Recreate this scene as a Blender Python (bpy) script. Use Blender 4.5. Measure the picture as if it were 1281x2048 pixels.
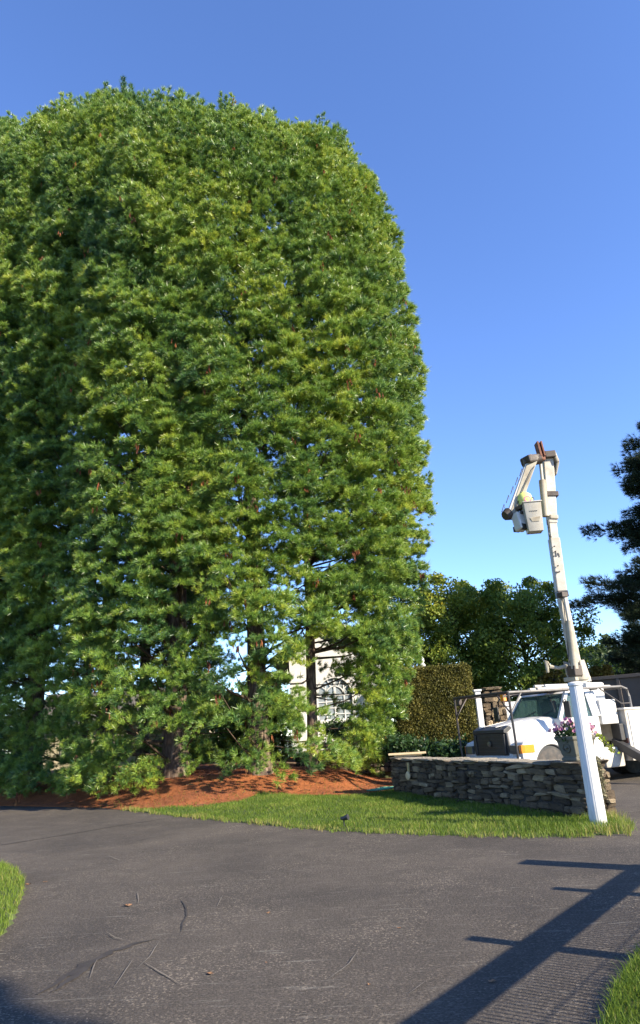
import bpy, bmesh, math, random
import numpy as np
from mathutils import Vector, Matrix
rnd = random.Random(7)
rng = np.random.default_rng(11)
for o in list(bpy.data.objects): bpy.data.objects.remove(o)
sc = bpy.context.scene
col = sc.collection
R = math.radians

# ------------------------------------------------------------------ camera
F, CX, CY = 1365.0, 640.5, 1024.0
PITCH, ROLL, H = R(17.9), R(-3.6), 1.6
cam_d = bpy.data.cameras.new('camera')
cam = bpy.data.objects.new('camera', cam_d); col.objects.link(cam)
cam_d.sensor_fit = 'VERTICAL'; cam_d.sensor_height = 36.0; cam_d.sensor_width = 36.0
cam_d.lens = 36.0 * F / 2048.0
cam_d.clip_start = 0.05; cam_d.clip_end = 3000
CR = Matrix.Rotation(math.pi/2 + PITCH, 3, 'X') @ Matrix.Rotation(ROLL, 3, 'Z')
cam.matrix_world = Matrix.Translation((0, 0, H)) @ CR.to_4x4()
sc.camera = cam

# ------------------------------------------------------------------ light
SUN_EL, SUN_AZ = R(27), R(125)           # azimuth clockwise from +Y
u_sun = Vector((math.sin(SUN_AZ)*math.cos(SUN_EL), math.cos(SUN_AZ)*math.cos(SUN_EL), math.sin(SUN_EL)))
u_hor = Vector((math.sin(SUN_AZ), math.cos(SUN_AZ), 0))
world = bpy.data.worlds.new('World'); sc.world = world; world.use_nodes = True
wn = world.node_tree; wn.nodes.clear()
sky = wn.nodes.new('ShaderNodeTexSky'); sky.sky_type = 'NISHITA'; sky.sun_disc = False
sky.sun_elevation = SUN_EL; sky.sun_rotation = SUN_AZ
sky.air_density = 0.85; sky.dust_density = 0.05; sky.ozone_density = 4.5; sky.altitude = 200
bg = wn.nodes.new('ShaderNodeBackground'); bg.inputs['Strength'].default_value = 0.15
wo = wn.nodes.new('ShaderNodeOutputWorld')
hs = wn.nodes.new('ShaderNodeHueSaturation'); hs.inputs['Saturation'].default_value = 1.06; hs.inputs['Hue'].default_value = 0.509
wn.links.new(sky.outputs[0], hs.inputs['Color']); wn.links.new(hs.outputs[0], bg.inputs[0]); wn.links.new(bg.outputs[0], wo.inputs[0])
sd = bpy.data.lights.new('sun', 'SUN'); sd.energy = 5.0; sd.angle = R(0.53); sd.color = (1.0, 0.88, 0.69)
sun = bpy.data.objects.new('sun', sd); col.objects.link(sun)
sun.rotation_euler = (-u_sun).to_track_quat('-Z', 'Y').to_euler(); sun.location = (12, -10, 20)
sc.view_settings.view_transform = 'Standard'; sc.view_settings.look = 'None'
sc.view_settings.gamma = 1.0; sc.view_settings.exposure = 1.4

# ------------------------------------------------------------------ pixel helpers
def ray(x, y): return CR @ Vector(((x-CX)/F, -(y-CY)/F, -1.0))
def gnd(x, y, z=0.0):
    d = ray(x, y); t = (z-H)/d.z
    return Vector((0, 0, H)) + d*t
def at(x, y, Y):
    d = ray(x, y); return Vector((0, 0, H)) + d*(Y/d.y)
def ss(a, b, x):
    t = np.clip((np.asarray(x, float)-a)/(b-a), 0, 1); return t*t*(3-2*t)

# ------------------------------------------------------------------ materials
def nodes(name):
    m = bpy.data.materials.new(name); m.use_nodes = True
    t = m.node_tree; b = t.nodes['Principled BSDF']; return m, t, b
def N(t, typ, **kw):
    n = t.nodes.new(typ)
    for k, v in kw.items():
        if k in n.inputs: n.inputs[k].default_value = v
        else: setattr(n, k, v)
    return n
def ramp(t, stops, fac=None):
    r = t.nodes.new('ShaderNodeValToRGB'); e = r.color_ramp.elements
    while len(e) < len(stops): e.new(0.5)
    for i, (p, c) in enumerate(stops):
        e[i].position = p; e[i].color = (c[0], c[1], c[2], 1)
    if fac is not None: t.links.new(fac, r.inputs[0])
    return r
def coords(t, kind='Object'): return N(t, 'ShaderNodeTexCoord').outputs[kind]
def noise(t, vec, scale, detail=4, rough=0.55, dist=0):
    n = N(t, 'ShaderNodeTexNoise', Scale=scale, Detail=detail, Roughness=rough, Distortion=dist)
    if vec is not None: t.links.new(vec, n.inputs['Vector'])
    return n
def bump(t, b, h, strength=0.4, dist=0.01):
    n = N(t, 'ShaderNodeBump', Strength=strength, Distance=dist)
    t.links.new(h, n.inputs['Height']); t.links.new(n.outputs[0], b.inputs['Normal']); return n
def mixc(t, fac, a, b, mode='MIX'):
    n = N(t, 'ShaderNodeMix', data_type='RGBA', blend_type=mode)
    for s, v in ((0, fac), (6, a), (7, b)):
        if hasattr(v, 'is_linked') or hasattr(v, 'links'): t.links.new(v, n.inputs[s])
        else: n.inputs[s].default_value = v if s == 0 else (v[0], v[1], v[2], 1)
    return n.outputs[2]
def paint(name, c, rough=0.45, dirt=(0.25, 0.2, 0.13), amt=0.25, scale=3.0, metal=0.0, bmp=0.0, obj_var=0.0):
    """painted / plain surface with blotchy dirt and a little grain"""
    m, t, b = nodes(name); v = coords(t)
    n1 = noise(t, v, scale, 8, 0.65); n2 = noise(t, v, scale*9, 4, 0.6)
    mask = ramp(t, [(0.45, (0, 0, 0)), (0.8, (amt, amt, amt))], n1.outputs[0])
    cc = mixc(t, mask.outputs[0], c, dirt)
    g = ramp(t, [(0.2, (0.86,)*3), (0.8, (1.06,)*3)], n2.outputs[0])
    cc = mixc(t, 1.0, cc, g.outputs[0], 'MULTIPLY')
    t.links.new(cc, b.inputs['Base Color'])
    rr = ramp(t, [(0.3, (rough*0.8,)*3), (0.75, (min(1, rough*1.35),)*3)], n1.outputs[0])
    t.links.new(rr.outputs[0], b.inputs['Roughness']); b.inputs['Metallic'].default_value = metal
    if bmp: bump(t, b, n2.outputs[0], bmp, 0.004)
    return m
def foliage(name, stops, transl=0.35, rough=0.5, gloss=0.35, inst=False):
    m, t, b = nodes(name)
    a = N(t, 'ShaderNodeAttribute', attribute_name='var')
    if inst:
        a2 = N(t, 'ShaderNodeAttribute', attribute_name='tone', attribute_type='INSTANCER')
        ad = N(t, 'ShaderNodeMath', operation='ADD'); t.links.new(a.outputs['Fac'], ad.inputs[0]); t.links.new(a2.outputs['Fac'], ad.inputs[1]); r = ramp(t, stops, ad.outputs[0])
    else: r = ramp(t, stops, a.outputs['Fac'])
    t.links.new(r.outputs[0], b.inputs['Base Color']); b.inputs['Roughness'].default_value = rough
    b.inputs['Specular IOR Level'].default_value = gloss
    tr = N(t, 'ShaderNodeBsdfTranslucent'); t.links.new(r.outputs[0], tr.inputs[0])
    mx = N(t, 'ShaderNodeMixShader'); mx.inputs[0].default_value = transl
    out = t.nodes['Material Output']
    t.links.new(b.outputs[0], mx.inputs[1]); t.links.new(tr.outputs[0], mx.inputs[2]); t.links.new(mx.outputs[0], out.inputs[0])
    return m
M = {}
M['white_paint'] = paint('white_paint', (0.54, 0.53, 0.50), 0.35, (0.45, 0.38, 0.27), 0.35, 2.2)
M['hood_paint'] = paint('hood_paint', (0.54, 0.53, 0.505), 0.28, (0.5, 0.43, 0.32), 0.3, 1.6)
M['dirty_white'] = paint('dirty_white', (0.47, 0.44, 0.38), 0.55, (0.20, 0.13, 0.06), 0.75, 2.2)
M['boom_beige'] = paint('boom_beige', (0.34, 0.31, 0.235), 0.6, (0.16, 0.10, 0.05), 0.75, 2.0)
M['fiberglass'] = paint('fiberglass', (0.40, 0.38, 0.33), 0.5, (0.24, 0.19, 0.11), 0.65, 2.4)
M['black_steel'] = paint('black_steel', (0.025, 0.023, 0.022), 0.45, (0.12, 0.06, 0.03), 0.5, 5)
M['rack_lit'] = paint('rack_lit', (0.16, 0.15, 0.14), 0.5, (0.05, 0.03, 0.02), 0.6, 4)  # black rack steel, sunlight on the driver's side put into its colour
M['black_plastic'] = paint('black_plastic', (0.02, 0.02, 0.02), 0.5, (0.10, 0.09, 0.075), 0.5, 4)
M['rust'] = paint('rust', (0.17, 0.065, 0.035), 0.8, (0.05, 0.03, 0.025), 0.7, 6, bmp=0.4)
M['dark_brown'] = paint('dark_brown', (0.055, 0.04, 0.03), 0.6, (0.02, 0.015, 0.012), 0.6, 5)
M['rubber'] = paint('rubber', (0.03, 0.029, 0.028), 0.85, (0.17, 0.14, 0.11), 0.8, 4)
M['rim'] = paint('rim', (0.42, 0.36, 0.30), 0.7, (0.14, 0.1, 0.07), 0.8, 4)
M['bin_brown'] = paint('bin_brown', (0.075, 0.062, 0.052), 0.65, (0.16, 0.10, 0.06), 0.4, 1.5)
M['seat'] = paint('seat', (0.05, 0.055, 0.06), 0.8)
M['lime'] = paint('lime', (0.62, 0.66, 0.18), 0.6)
M['pink'] = paint('pink', (0.75, 0.13, 0.32), 0.6)
M['orange'] = paint('orange', (0.80, 0.24, 0.04), 0.5)
M['red_print'] = paint('red_print', (0.6, 0.06, 0.05), 0.5)
M['house_white'] = paint('house_white', (0.58, 0.58, 0.57), 0.6, (0.5, 0.48, 0.44), 0.2, 0.8)
M['taupe'] = paint('taupe', (0.30, 0.25, 0.21), 0.7, (0.18, 0.15, 0.12), 0.4, 0.8)
M['beige_wall'] = paint('beige_wall', (0.48, 0.42, 0.28), 0.8, (0.3, 0.26, 0.18), 0.4, 0.8)
M['shingle'] = paint('shingle', (0.12, 0.11, 0.10), 0.9, (0.2, 0.17, 0.14), 0.6, 2, bmp=0.3)
M['concrete'] = paint('concrete', (0.11, 0.105, 0.08), 0.9, (0.12, 0.12, 0.09), 0.8, 5, bmp=0.5)
M['board'] = paint('board', (0.55, 0.42, 0.24), 0.7, (0.35, 0.26, 0.15), 0.5, 3)
M['brass'] = paint('brass', (0.42, 0.32, 0.14), 0.5, (0.2, 0.16, 0.1), 0.5, 6)
M['hose'] = paint('hose', (0.05, 0.25, 0.17), 0.5)
M['dead_leaf'] = paint('dead_leaf', (0.22, 0.11, 0.05), 0.8, (0.35, 0.22, 0.1), 0.6, 20)
M['fence_wood'] = paint('fence_wood', (0.22, 0.18, 0.14), 0.8, (0.12, 0.1, 0.08), 0.5, 4)
M['amber'] = None
def lens(name, c, rough=0.15):
    m, t, b = nodes(name); v = coords(t)
    w = N(t, 'ShaderNodeTexWave', Scale=18.0, Distortion=0.5); t.links.new(v, w.inputs[0])
    r = ramp(t, [(0, tuple(x*0.7 for x in c)), (1, c)], w.outputs[0])
    t.links.new(r.outputs[0], b.inputs['Base Color']); b.inputs['Roughness'].default_value = rough
    b.inputs['Coat Weight'].default_value = 0.6
    return m
M['amber'] = lens('amber', (0.85, 0.26, 0.02)); M['lens_clear'] = lens('lens_clear', (0.07, 0.072, 0.07), 0.3)
def glass(name, tint, opac=0.35):
    m, t, b = nodes(name); out = t.nodes['Material Output']
    n = noise(t, coords(t), 2.0, 5)
    b.inputs['Roughness'].default_value = 0.04; b.inputs['Specular IOR Level'].default_value = 0.8
    rr = ramp(t, [(0.3, tuple(x*0.8 for x in tint)), (0.7, tint)], n.outputs[0]); t.links.new(rr.outputs[0], b.inputs['Base Color'])
    tr = N(t, 'ShaderNodeBsdfTransparent'); tr.inputs[0].default_value = (0.75, 0.88, 0.82, 1)
    mx = N(t, 'ShaderNodeMixShader'); mx.inputs[0].default_value = opac
    t.links.new(tr.outputs[0], mx.inputs[1]); t.links.new(b.outputs[0], mx.inputs[2]); t.links.new(mx.outputs[0], out.inputs[0])
    return m
M['glass'] = glass('truck_glass', (0.10, 0.15, 0.14), 0.45); M['pane'] = glass('house_glass', (0.30, 0.34, 0.38), 0.8)
def bark_mat(name, c1, c2, sc_=1.0):
    m, t, b = nodes(name); v = coords(t)
    mp = N(t, 'ShaderNodeMapping'); mp.inputs['Scale'].default_value = (9*sc_, 9*sc_, 1.8*sc_); t.links.new(v, mp.inputs[0])
    vo = N(t, 'ShaderNodeTexVoronoi', Scale=1.6, feature='DISTANCE_TO_EDGE'); n = noise(t, mp.outputs[0], 1.3, 6, 0.65)
    mv = mixc(t, 0.35, mp.outputs[0], n.outputs['Color']); t.links.new(mv, vo.inputs['Vector'])
    mul = N(t, 'ShaderNodeMath', operation='MULTIPLY'); t.links.new(vo.outputs[0], mul.inputs[0]); t.links.new(n.outputs[0], mul.inputs[1])
    r = ramp(t, [(0.0, c1), (0.35, c2)], mul.outputs[0]); t.links.new(r.outputs[0], b.inputs['Base Color'])
    b.inputs['Roughness'].default_value = 0.95; b.inputs['Specular IOR Level'].default_value = 0.15
    bump(t, b, mul.outputs[0], 0.9, 0.05); return m
M['bark'] = bark_mat('pine_bark', (0.07, 0.05, 0.04), (0.30, 0.22, 0.165))
M['bark_dark'] = bark_mat('dark_bark', (0.03, 0.024, 0.02), (0.10, 0.08, 0.065))
M['twig'] = bark_mat('twig_bark', (0.07, 0.05, 0.035), (0.2, 0.145, 0.10))
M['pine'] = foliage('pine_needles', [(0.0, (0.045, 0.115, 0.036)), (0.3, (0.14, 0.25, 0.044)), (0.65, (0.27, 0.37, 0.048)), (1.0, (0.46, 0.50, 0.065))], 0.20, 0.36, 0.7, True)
M['dark_pine'] = foliage('dark_conifer_needles', [(0, (0.014, 0.028, 0.016)), (1, (0.045, 0.068, 0.030))], 0.15, 0.6, 0.2, True)
M['maple'] = foliage('maple_leaves', [(0, (0.08, 0.135, 0.026)), (0.5, (0.18, 0.25, 0.038)), (0.8, (0.31, 0.32, 0.034)), (1, (0.48, 0.40, 0.04))], 0.42, 0.5, 0.3)
M['far_leaf'] = foliage('far_leaves', [(0, (0.03, 0.055, 0.02)), (1, (0.09, 0.12, 0.035))], 0.3)
M['yellow_leaf'] = foliage('yellowing_leaves', [(0, (0.09, 0.09, 0.02)), (0.6, (0.22, 0.17, 0.03)), (1, (0.36, 0.24, 0.06))], 0.3)
M['hedge'] = foliage('hedge_leaves', [(0, (0.06, 0.065, 0.016)), (0.6, (0.17, 0.155, 0.035)), (1, (0.30, 0.25, 0.065))], 0.3, 0.55, 0.25)
M['shrub'] = foliage('shrub_leaves', [(0, (0.015, 0.035, 0.012)), (1, (0.05, 0.10, 0.025))], 0.25, 0.4, 0.4)
M['lime_leaf'] = foliage('lime_leaves', [(0, (0.22, 0.30, 0.03)), (1, (0.42, 0.48, 0.05))], 0.4)
M['vine'] = foliage('dry_vine', [(0, (0.10, 0.09, 0.05)), (1, (0.26, 0.24, 0.13))], 0.3)
M['petal'] = foliage('petals', [(0, (0.36, 0.10, 0.22)), (0.5, (0.50, 0.24, 0.34)), (0.75, (0.55, 0.36, 0.34)), (1, (0.60, 0.54, 0.54))], 0.35)
M['cone'] = foliage('cones', [(0, (0.13, 0.05, 0.03)), (0.7, (0.26, 0.09, 0.045)), (1, (0.36, 0.17, 0.06))], 0.1, 0.8, 0.1)
M['grass'] = foliage('grass_blades', [(0, (0.055, 0.10, 0.014)), (0.5, (0.12, 0.19, 0.024)), (0.85, (0.20, 0.26, 0.04)), (1, (0.34, 0.29, 0.10))], 0.45, 0.5, 0.2)
M['needle_litter'] = foliage('fallen_needles', [(0, (0.12, 0.04, 0.016)), (0.6, (0.27, 0.095, 0.036)), (1, (0.42, 0.19, 0.08))], 0.1, 0.8, 0.1)
def soil(name, c1, c2, scale, bs=0.6):
    m, t, b = nodes(name); v = coords(t); n = noise(t, v, scale, 8, 0.7); n2 = noise(t, v, scale*12, 5, 0.7)
    r = ramp(t, [(0.3, c1), (0.7, c2)], n.outputs[0]); r2 = ramp(t, [(0.3, (0.55,)*3), (0.7, (1.15,)*3)], n2.outputs[0])
    t.links.new(mixc(t, 1.0, r.outputs[0], r2.outputs[0], 'MULTIPLY'), b.inputs['Base Color'])
    b.inputs['Roughness'].default_value = 0.95; bump(t, b, n2.outputs[0], bs, 0.02); return m
M['lawn_soil'] = soil('lawn_soil', (0.05, 0.075, 0.016), (0.09, 0.115, 0.025), 1.6)
M['mulch'] = soil('pine_straw', (0.20, 0.058, 0.016), (0.40, 0.125, 0.030), 1.2, 1.0)
M['far_ground'] = soil('far_ground', (0.04, 0.06, 0.018), (0.08, 0.09, 0.03), 0.2)
def stone_mat(name, stops):
    m, t, b = nodes(name); v = coords(t); oi = N(t, 'ShaderNodeObjectInfo')
    add = N(t, 'ShaderNodeVectorMath', operation='ADD'); sc_ = N(t, 'ShaderNodeVectorMath', operation='SCALE'); sc_.inputs[3].default_value = 40
    cb = N(t, 'ShaderNodeCombineXYZ'); [t.links.new(oi.outputs['Random'], cb.inputs[i]) for i in range(3)]
    t.links.new(cb.outputs[0], sc_.inputs[0]); t.links.new(v, add.inputs[0]); t.links.new(sc_.outputs[0], add.inputs[1])
    n = noise(t, add.outputs[0], 2.2, 8, 0.7); n2 = noise(t, add.outputs[0], 9, 5, 0.65)
    r = ramp(t, stops, oi.outputs['Random']); r2 = ramp(t, [(0.25, (0.45, 0.44, 0.42)), (0.75, (1.3, 1.27, 1.2))], n.outputs[0])
    cc = mixc(t, 1.0, r.outputs[0], r2.outputs[0], 'MULTIPLY')
    li = ramp(t, [(0.62, (0, 0, 0)), (0.72, (0.5,)*3)], n2.outputs[0]); cc = mixc(t, li.outputs[0], cc, (0.24, 0.225, 0.17))
    t.links.new(cc, b.inputs['Base Color']); b.inputs['Roughness'].default_value = 0.92; bump(t, b, n2.outputs[0], 1.0, 0.12); return m
M['stone'] = stone_mat('field_stone', [(0, (0.08, 0.058, 0.038)), (0.3, (0.23, 0.165, 0.10)), (0.55, (0.13, 0.10, 0.07)), (0.75, (0.28, 0.21, 0.13)), (0.9, (0.50, 0.39, 0.25)), (1, (0.60, 0.48, 0.32))])
M['cap_stone'] = stone_mat('cap_stone', [(0, (0.30, 0.27, 0.22)), (1, (0.42, 0.37, 0.29))])
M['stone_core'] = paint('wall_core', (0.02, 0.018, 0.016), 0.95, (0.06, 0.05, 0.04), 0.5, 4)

def post_mat():
    m, t, b = nodes('weathered_post'); v = coords(t); mp = N(t, 'ShaderNodeMapping'); mp.inputs['Scale'].default_value = (14, 14, 1.6); t.links.new(v, mp.inputs[0])
    n = noise(t, mp.outputs[0], 2.0, 8, 0.7); n2 = noise(t, v, 3.0, 6, 0.65); r = ramp(t, [(0.3, (0.44, 0.44, 0.43)), (0.6, (0.60, 0.60, 0.59))], n.outputs[0]); sx = N(t, 'ShaderNodeSeparateXYZ'); t.links.new(v, sx.inputs[0])
    hm = N(t, 'ShaderNodeMapRange'); [hm.inputs[i].__setattr__('default_value', q) for i, q in ((1, 0.0), (2, 0.35), (3, 0.75), (4, 0.0))]; t.links.new(sx.outputs[2], hm.inputs[0])
    mu = N(t, 'ShaderNodeMath', operation='MULTIPLY'); t.links.new(hm.outputs[0], mu.inputs[0]); t.links.new(n2.outputs[0], mu.inputs[1])
    t.links.new(mixc(t, mu.outputs[0], r.outputs[0], (0.20, 0.17, 0.11)), b.inputs['Base Color']); b.inputs['Roughness'].default_value = .6; bump(t, b, n.outputs[0], .35, .006); return m
M['post'] = post_mat()
def asphalt_mat():
    m, t, b = nodes('asphalt'); v = coords(t)
    big = noise(t, v, 0.30, 6, 0.62, 0.6); mid = noise(t, v, 2.4, 7, 0.7); fine = noise(t, v, 46, 4, 0.75)
    vor = N(t, 'ShaderNodeTexVoronoi', Scale=75.0); t.links.new(v, vor.inputs['Vector'])
    base = ramp(t, [(0.32, (0.044, 0.038, 0.033)), (0.68, (0.088, 0.074, 0.060))], big.outputs[0])
    m2 = ramp(t, [(0.3, (0.82,)*3), (0.75, (1.18,)*3)], mid.outputs[0])
    cc = mixc(t, 1.0, base.outputs[0], m2.outputs[0], 'MULTIPLY')
    f = ramp(t, [(0.36, (0.55,)*3), (0.64, (1.4,)*3)], fine.outputs[0]); cc = mixc(t, 1.0, cc, f.outputs[0], 'MULTIPLY')
    sepv = N(t, 'ShaderNodeSeparateColor'); t.links.new(vor.outputs['Color'], sepv.inputs[0])
    spk = ramp(t, [(0.80, (0, 0, 0)), (0.94, (0.6,)*3)], sepv.outputs[0])
    # worn patches show more pale stone
    worn = noise(t, v, 0.7, 6, 0.7, 0.8); wr = ramp(t, [(0.46, (0.25,)*3), (0.66, (1,)*3)], worn.outputs[0])
    sp = mixc(t, 1.0, spk.outputs[0], wr.outputs[0], 'MULTIPLY')
    cc = mixc(t, sp, cc, (0.34, 0.28, 0.21))
    # pale scuffs in two directions
    for rot, s1, th in ((0.35, 0.8, 0.70), (-0.75, 0.9, 0.715), (1.3, 0.7, 0.72)):
        mp = N(t, 'ShaderNodeMapping'); mp.inputs['Rotation'].default_value = (0, 0, rot); mp.inputs['Scale'].default_value = (1.1*s1, 13*s1, 1)
        t.links.new(v, mp.inputs[0]); sn = noise(t, mp.outputs[0], 1.6, 7, 0.72, 0.4)
        sr = ramp(t, [(th-0.10, (0, 0, 0)), (th+0.0, (0.55,)*3)], sn.outputs[0]); cc = mixc(t, sr.outputs[0], cc, (0.27, 0.25, 0.21))
    t.links.new(cc, b.inputs['Base Color']); b.inputs['Roughness'].default_value = 0.88; b.inputs['Specular IOR Level'].default_value = 0.25
    bump(t, b, fine.outputs[0], 0.8, 0.012); return m
M['asphalt'] = asphalt_mat()
M['sealant'] = paint('sealant', (0.034, 0.028, 0.024), 0.8, (0.06, 0.05, 0.042), 0.7, 6)

# ------------------------------------------------------------------ builders
def tag(o, label=None, cat=None, group=None, kind=None):
    if label: o['label'] = label
    if cat: o['category'] = cat
    if group: o['group'] = group
    if kind: o['kind'] = kind
    return o
def empty(name, loc, rz=0.0, label=None, cat=None, group=None):
    o = bpy.data.objects.new(name, None); col.objects.link(o); o.location = loc; o.rotation_euler = (0, 0, rz); o.empty_display_size = 0.2
    return tag(o, label, cat, group)
def link(name, me, parent=None, loc=(0, 0, 0)):
    o = bpy.data.objects.new(name, me); col.objects.link(o); o.parent = parent; o.location = loc; return o
def np_obj(name, V, T, mat, parent=None, var=None, kind=None, quads=False, smooth=False):
    me = bpy.data.meshes.new(name); V = np.asarray(V, np.float32).reshape(-1, 3); T = np.asarray(T, np.int32)
    k = T.shape[1]; n = len(T)
    me.vertices.add(len(V)); me.vertices.foreach_set('co', V.ravel())
    me.loops.add(n*k); me.loops.foreach_set('vertex_index', T.ravel())
    me.polygons.add(n); me.polygons.foreach_set('loop_start', np.arange(n, dtype=np.int32)*k)
    me.update(calc_edges=True)
    if var is not None:
        a = me.attributes.new('var', 'FLOAT', 'POINT'); a.data.foreach_set('value', np.clip(var, 0, 1).astype(np.float32))
    if smooth: me.polygons.foreach_set('use_smooth', np.ones(n, bool))
    me.materials.append(mat); o = link(name, me, parent)
    if kind: o['kind'] = kind
    return o
class MB:
    def __init__(s): s.v = []; s.f = []
    def add(s, vs, fs):
        b = len(s.v); s.v += [Vector(p) for p in vs]; s.f += [tuple(b+i for i in f) for f in fs]; return s
    def box(s, c, d, rot=None):
        c = Vector(c); p = []
        for x in (-.5, .5):
            for y in (-.5, .5):
                for z in (-.5, .5):
                    q = Vector((x*d[0], y*d[1], z*d[2])); q = rot @ q if rot else q; p.append(c+q)
        return s.add(p, [(0, 1, 3, 2), (4, 6, 7, 5), (0, 4, 5, 1), (2, 3, 7, 6), (0, 2, 6, 4), (1, 5, 7, 3)])
    def beam(s, a, b, w, h, side=Vector((1, 0, 0)), w2=None, h2=None):
        a, b = Vector(a), Vector(b); d = (b-a).normalized(); n = (side-d*side.dot(d)).normalized(); m = d.cross(n)
        w2 = w2 or w; h2 = h2 or h; p = []
        for q, ww, hh in ((a, w, h), (b, w2, h2)):
            for i, j in ((-1, -1), (1, -1), (1, 1), (-1, 1)): p.append(q+n*(i*ww/2)+m*(j*hh/2))
        return s.add(p, [(3, 2, 1, 0), (4, 5, 6, 7), (0, 1, 5, 4), (1, 2, 6, 5), (2, 3, 7, 6), (3, 0, 4, 7)])
    def tube(s, pts, r, n=8):
        pts = [Vector(p) for p in pts]; r = r if isinstance(r, (list, tuple)) else [r]*len(pts); rings = []
        ref = Vector((0.31, 0.2, 0.93))
        for i, p in enumerate(pts):
            d = (pts[min(i+1, len(pts)-1)]-pts[max(i-1, 0)]).normalized()
            a = d.cross(ref)
            if a.length < 0.05: a = d.cross(Vector((1, 0, 0)))
            a.normalize(); b = d.cross(a); rings.append([p+(a*math.cos(k*2*math.pi/n)+b*math.sin(k*2*math.pi/n))*r[i] for k in range(n)])
        return s.loft(rings)
    def loft(s, rings, caps=True):
        n = len(rings[0]); b = len(s.v); fs = []
        for i in range(len(rings)-1):
            for k in range(n): fs.append((i*n+k, i*n+(k+1) % n, (i+1)*n+(k+1) % n, (i+1)*n+k))
        if caps: fs.append(tuple(range(n-1, -1, -1))); fs.append(tuple((len(rings)-1)*n+k for k in range(n)))
        return s.add([p for r in rings for p in r], fs)
    def prism(s, poly, lo, hi, axis='y'):
        def P(a, b, c): return (a, c, b) if axis == 'y' else ((c, a, b) if axis == 'x' else (a, b, c))
        n = len(poly); vs = [P(a, b, lo) for a, b in poly]+[P(a, b, hi) for a, b in poly]
        return s.add(vs, [tuple(range(n)), tuple(range(2*n-1, n-1, -1))]+[(k, n+k, n+(k+1) % n, (k+1) % n) for k in range(n)])
    def lathe(s, prof, c=(0, 0, 0), axis='z', n=24):
        rings = []
        for r, h in prof:
            ring = []
            for k in range(n):
                a = k*2*math.pi/n; x, y = r*math.cos(a), r*math.sin(a)
                ring.append(Vector(c)+(Vector((x, y, h)) if axis == 'z' else Vector((x, h, y)) if axis == 'y' else Vector((h, x, y))))
            rings.append(ring)
        return s.loft(rings)
    def mesh(s, name, mat, bevel=0.0, smooth=False, seg=2):
        me = bpy.data.meshes.new(name); me.from_pydata([tuple(p) for p in s.v], [], s.f); me.update()
        bm = bmesh.new(); bm.from_mesh(me); bmesh.ops.recalc_face_normals(bm, faces=bm.faces)
        if bevel:
            ed = [e for e in bm.edges if len(e.link_faces) == 2 and e.calc_face_angle(0) > 0.5]
            bmesh.ops.bevel(bm, geom=ed, offset=bevel, segments=seg, affect='EDGES', profile=0.5, clamp_overlap=True)
        bm.to_mesh(me); bm.free()
        if smooth:
            for p in me.polygons: p.use_smooth = True
            me.set_sharp_from_angle(angle=R(42))
        me.materials.append(mat); return me
    def build(s, name, mat, parent=None, bevel=0.0, smooth=False, seg=2, label=None):
        o = link(name, s.mesh(name, mat, bevel, smooth, seg), parent)
        if label: o['label'] = label
        return o
def rz2(a): return Matrix.Rotation(a, 3, 'Z')

# ------------------------------------------------------------------ ground
EDGE = [(-30, 38), (-20, 30.5), (-10.75, 23.33), (-6.56, 20.24), (-2.99, 15.9), (-0.35, 12.9), (0.94, 11.85), (2.31, 10.94), (3.3, 10.55), (3.95, 10.52), (4.22, 10.8), (4.35, 11.3)]
EX, EY = np.array([p[0] for p in EDGE]), np.array([p[1] for p in EDGE])
WL, WR = np.array((1.40, 18.9)), np.array((4.0, 12.0))           # foot of the stone wall's visible face
def edge_dist(x, y):                                           # > 0 inside the planted side
    d = (y-np.interp(x, EX, EY))*0.72
    # closed at the right by the wall line / the lawn tip beside the post
    t = (y-WR[1])/(WL[1]-WR[1]); xw = WR[0]+(WL[0]-WR[0])*t+0.2
    xw = np.where(y < 12.0, 4.32, np.where(y > 18.9, 3.4, xw))
    return np.minimum(d, (xw-x)*0.9)
MP = [gnd(px, py, 0.06) for px, py in ((-220, 1626), (60, 1622), (193, 1618), (279, 1615), (420, 1613), (483, 1608), (518, 1596), (601, 1593), (687, 1590), (745, 1585), (790, 1576), (960, 1572))]
MX, MY = np.array([p.x for p in MP]), np.array([p.y for p in MP])
MSX = np.arange(-24, 6, .1); MSY = np.convolve(np.pad(np.interp(MSX, MX, MY), 12, 'edge'), np.ones(25)/25, 'valid')
def hgt(x, y):
    x = np.asarray(x, float); y = np.asarray(y, float); d = (y-np.interp(x, EX, EY))*0.72
    z = (0.02+0.10*ss(.6, -2.5, x))*ss(0, 2.5, d)+0.50*ss(1.7, -0.6, x)*ss(0, 3.2, y-np.interp(x, MSX, MSY))*ss(-.1, 1.8, d)
    z = z+0.012*np.sin(x*2.3+y)*np.cos(y*1.9-x*0.7)
    return np.where(edge_dist(x, y) > 0, z+0.012, -0.35)
def in_mulch(x, y): return y+0.12*np.sin(x*5)+0.07*np.sin(x*11+1) > np.interp(x, MX, MY)
def drive_z(x, y): return -0.07*ss(12.5, 16.5, y)*ss(1.5, 3.5, x)
def grid(x0, x1, y0, y1, st):
    xs = np.arange(x0, x1+st/2, st); ys = np.arange(y0, y1+st/2, st); X, Y = np.meshgrid(xs, ys); nx = len(xs)
    i, j = np.meshgrid(np.arange(nx-1), np.arange(len(ys)-1)); a = (j*nx+i).ravel()
    return X.ravel(), Y.ravel(), np.stack([a, a+1, a+nx+1, a+nx], 1)
def compact(V, Q):
    us, inv = np.unique(Q.ravel(), return_inverse=True); return V[us], inv.reshape(Q.shape)
X, Y, Q = grid(-20, 4.6, 10, 36, 0.1)
Zz = hgt(X, Y); Vg = np.stack([X, Y, Zz], 1)
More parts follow.
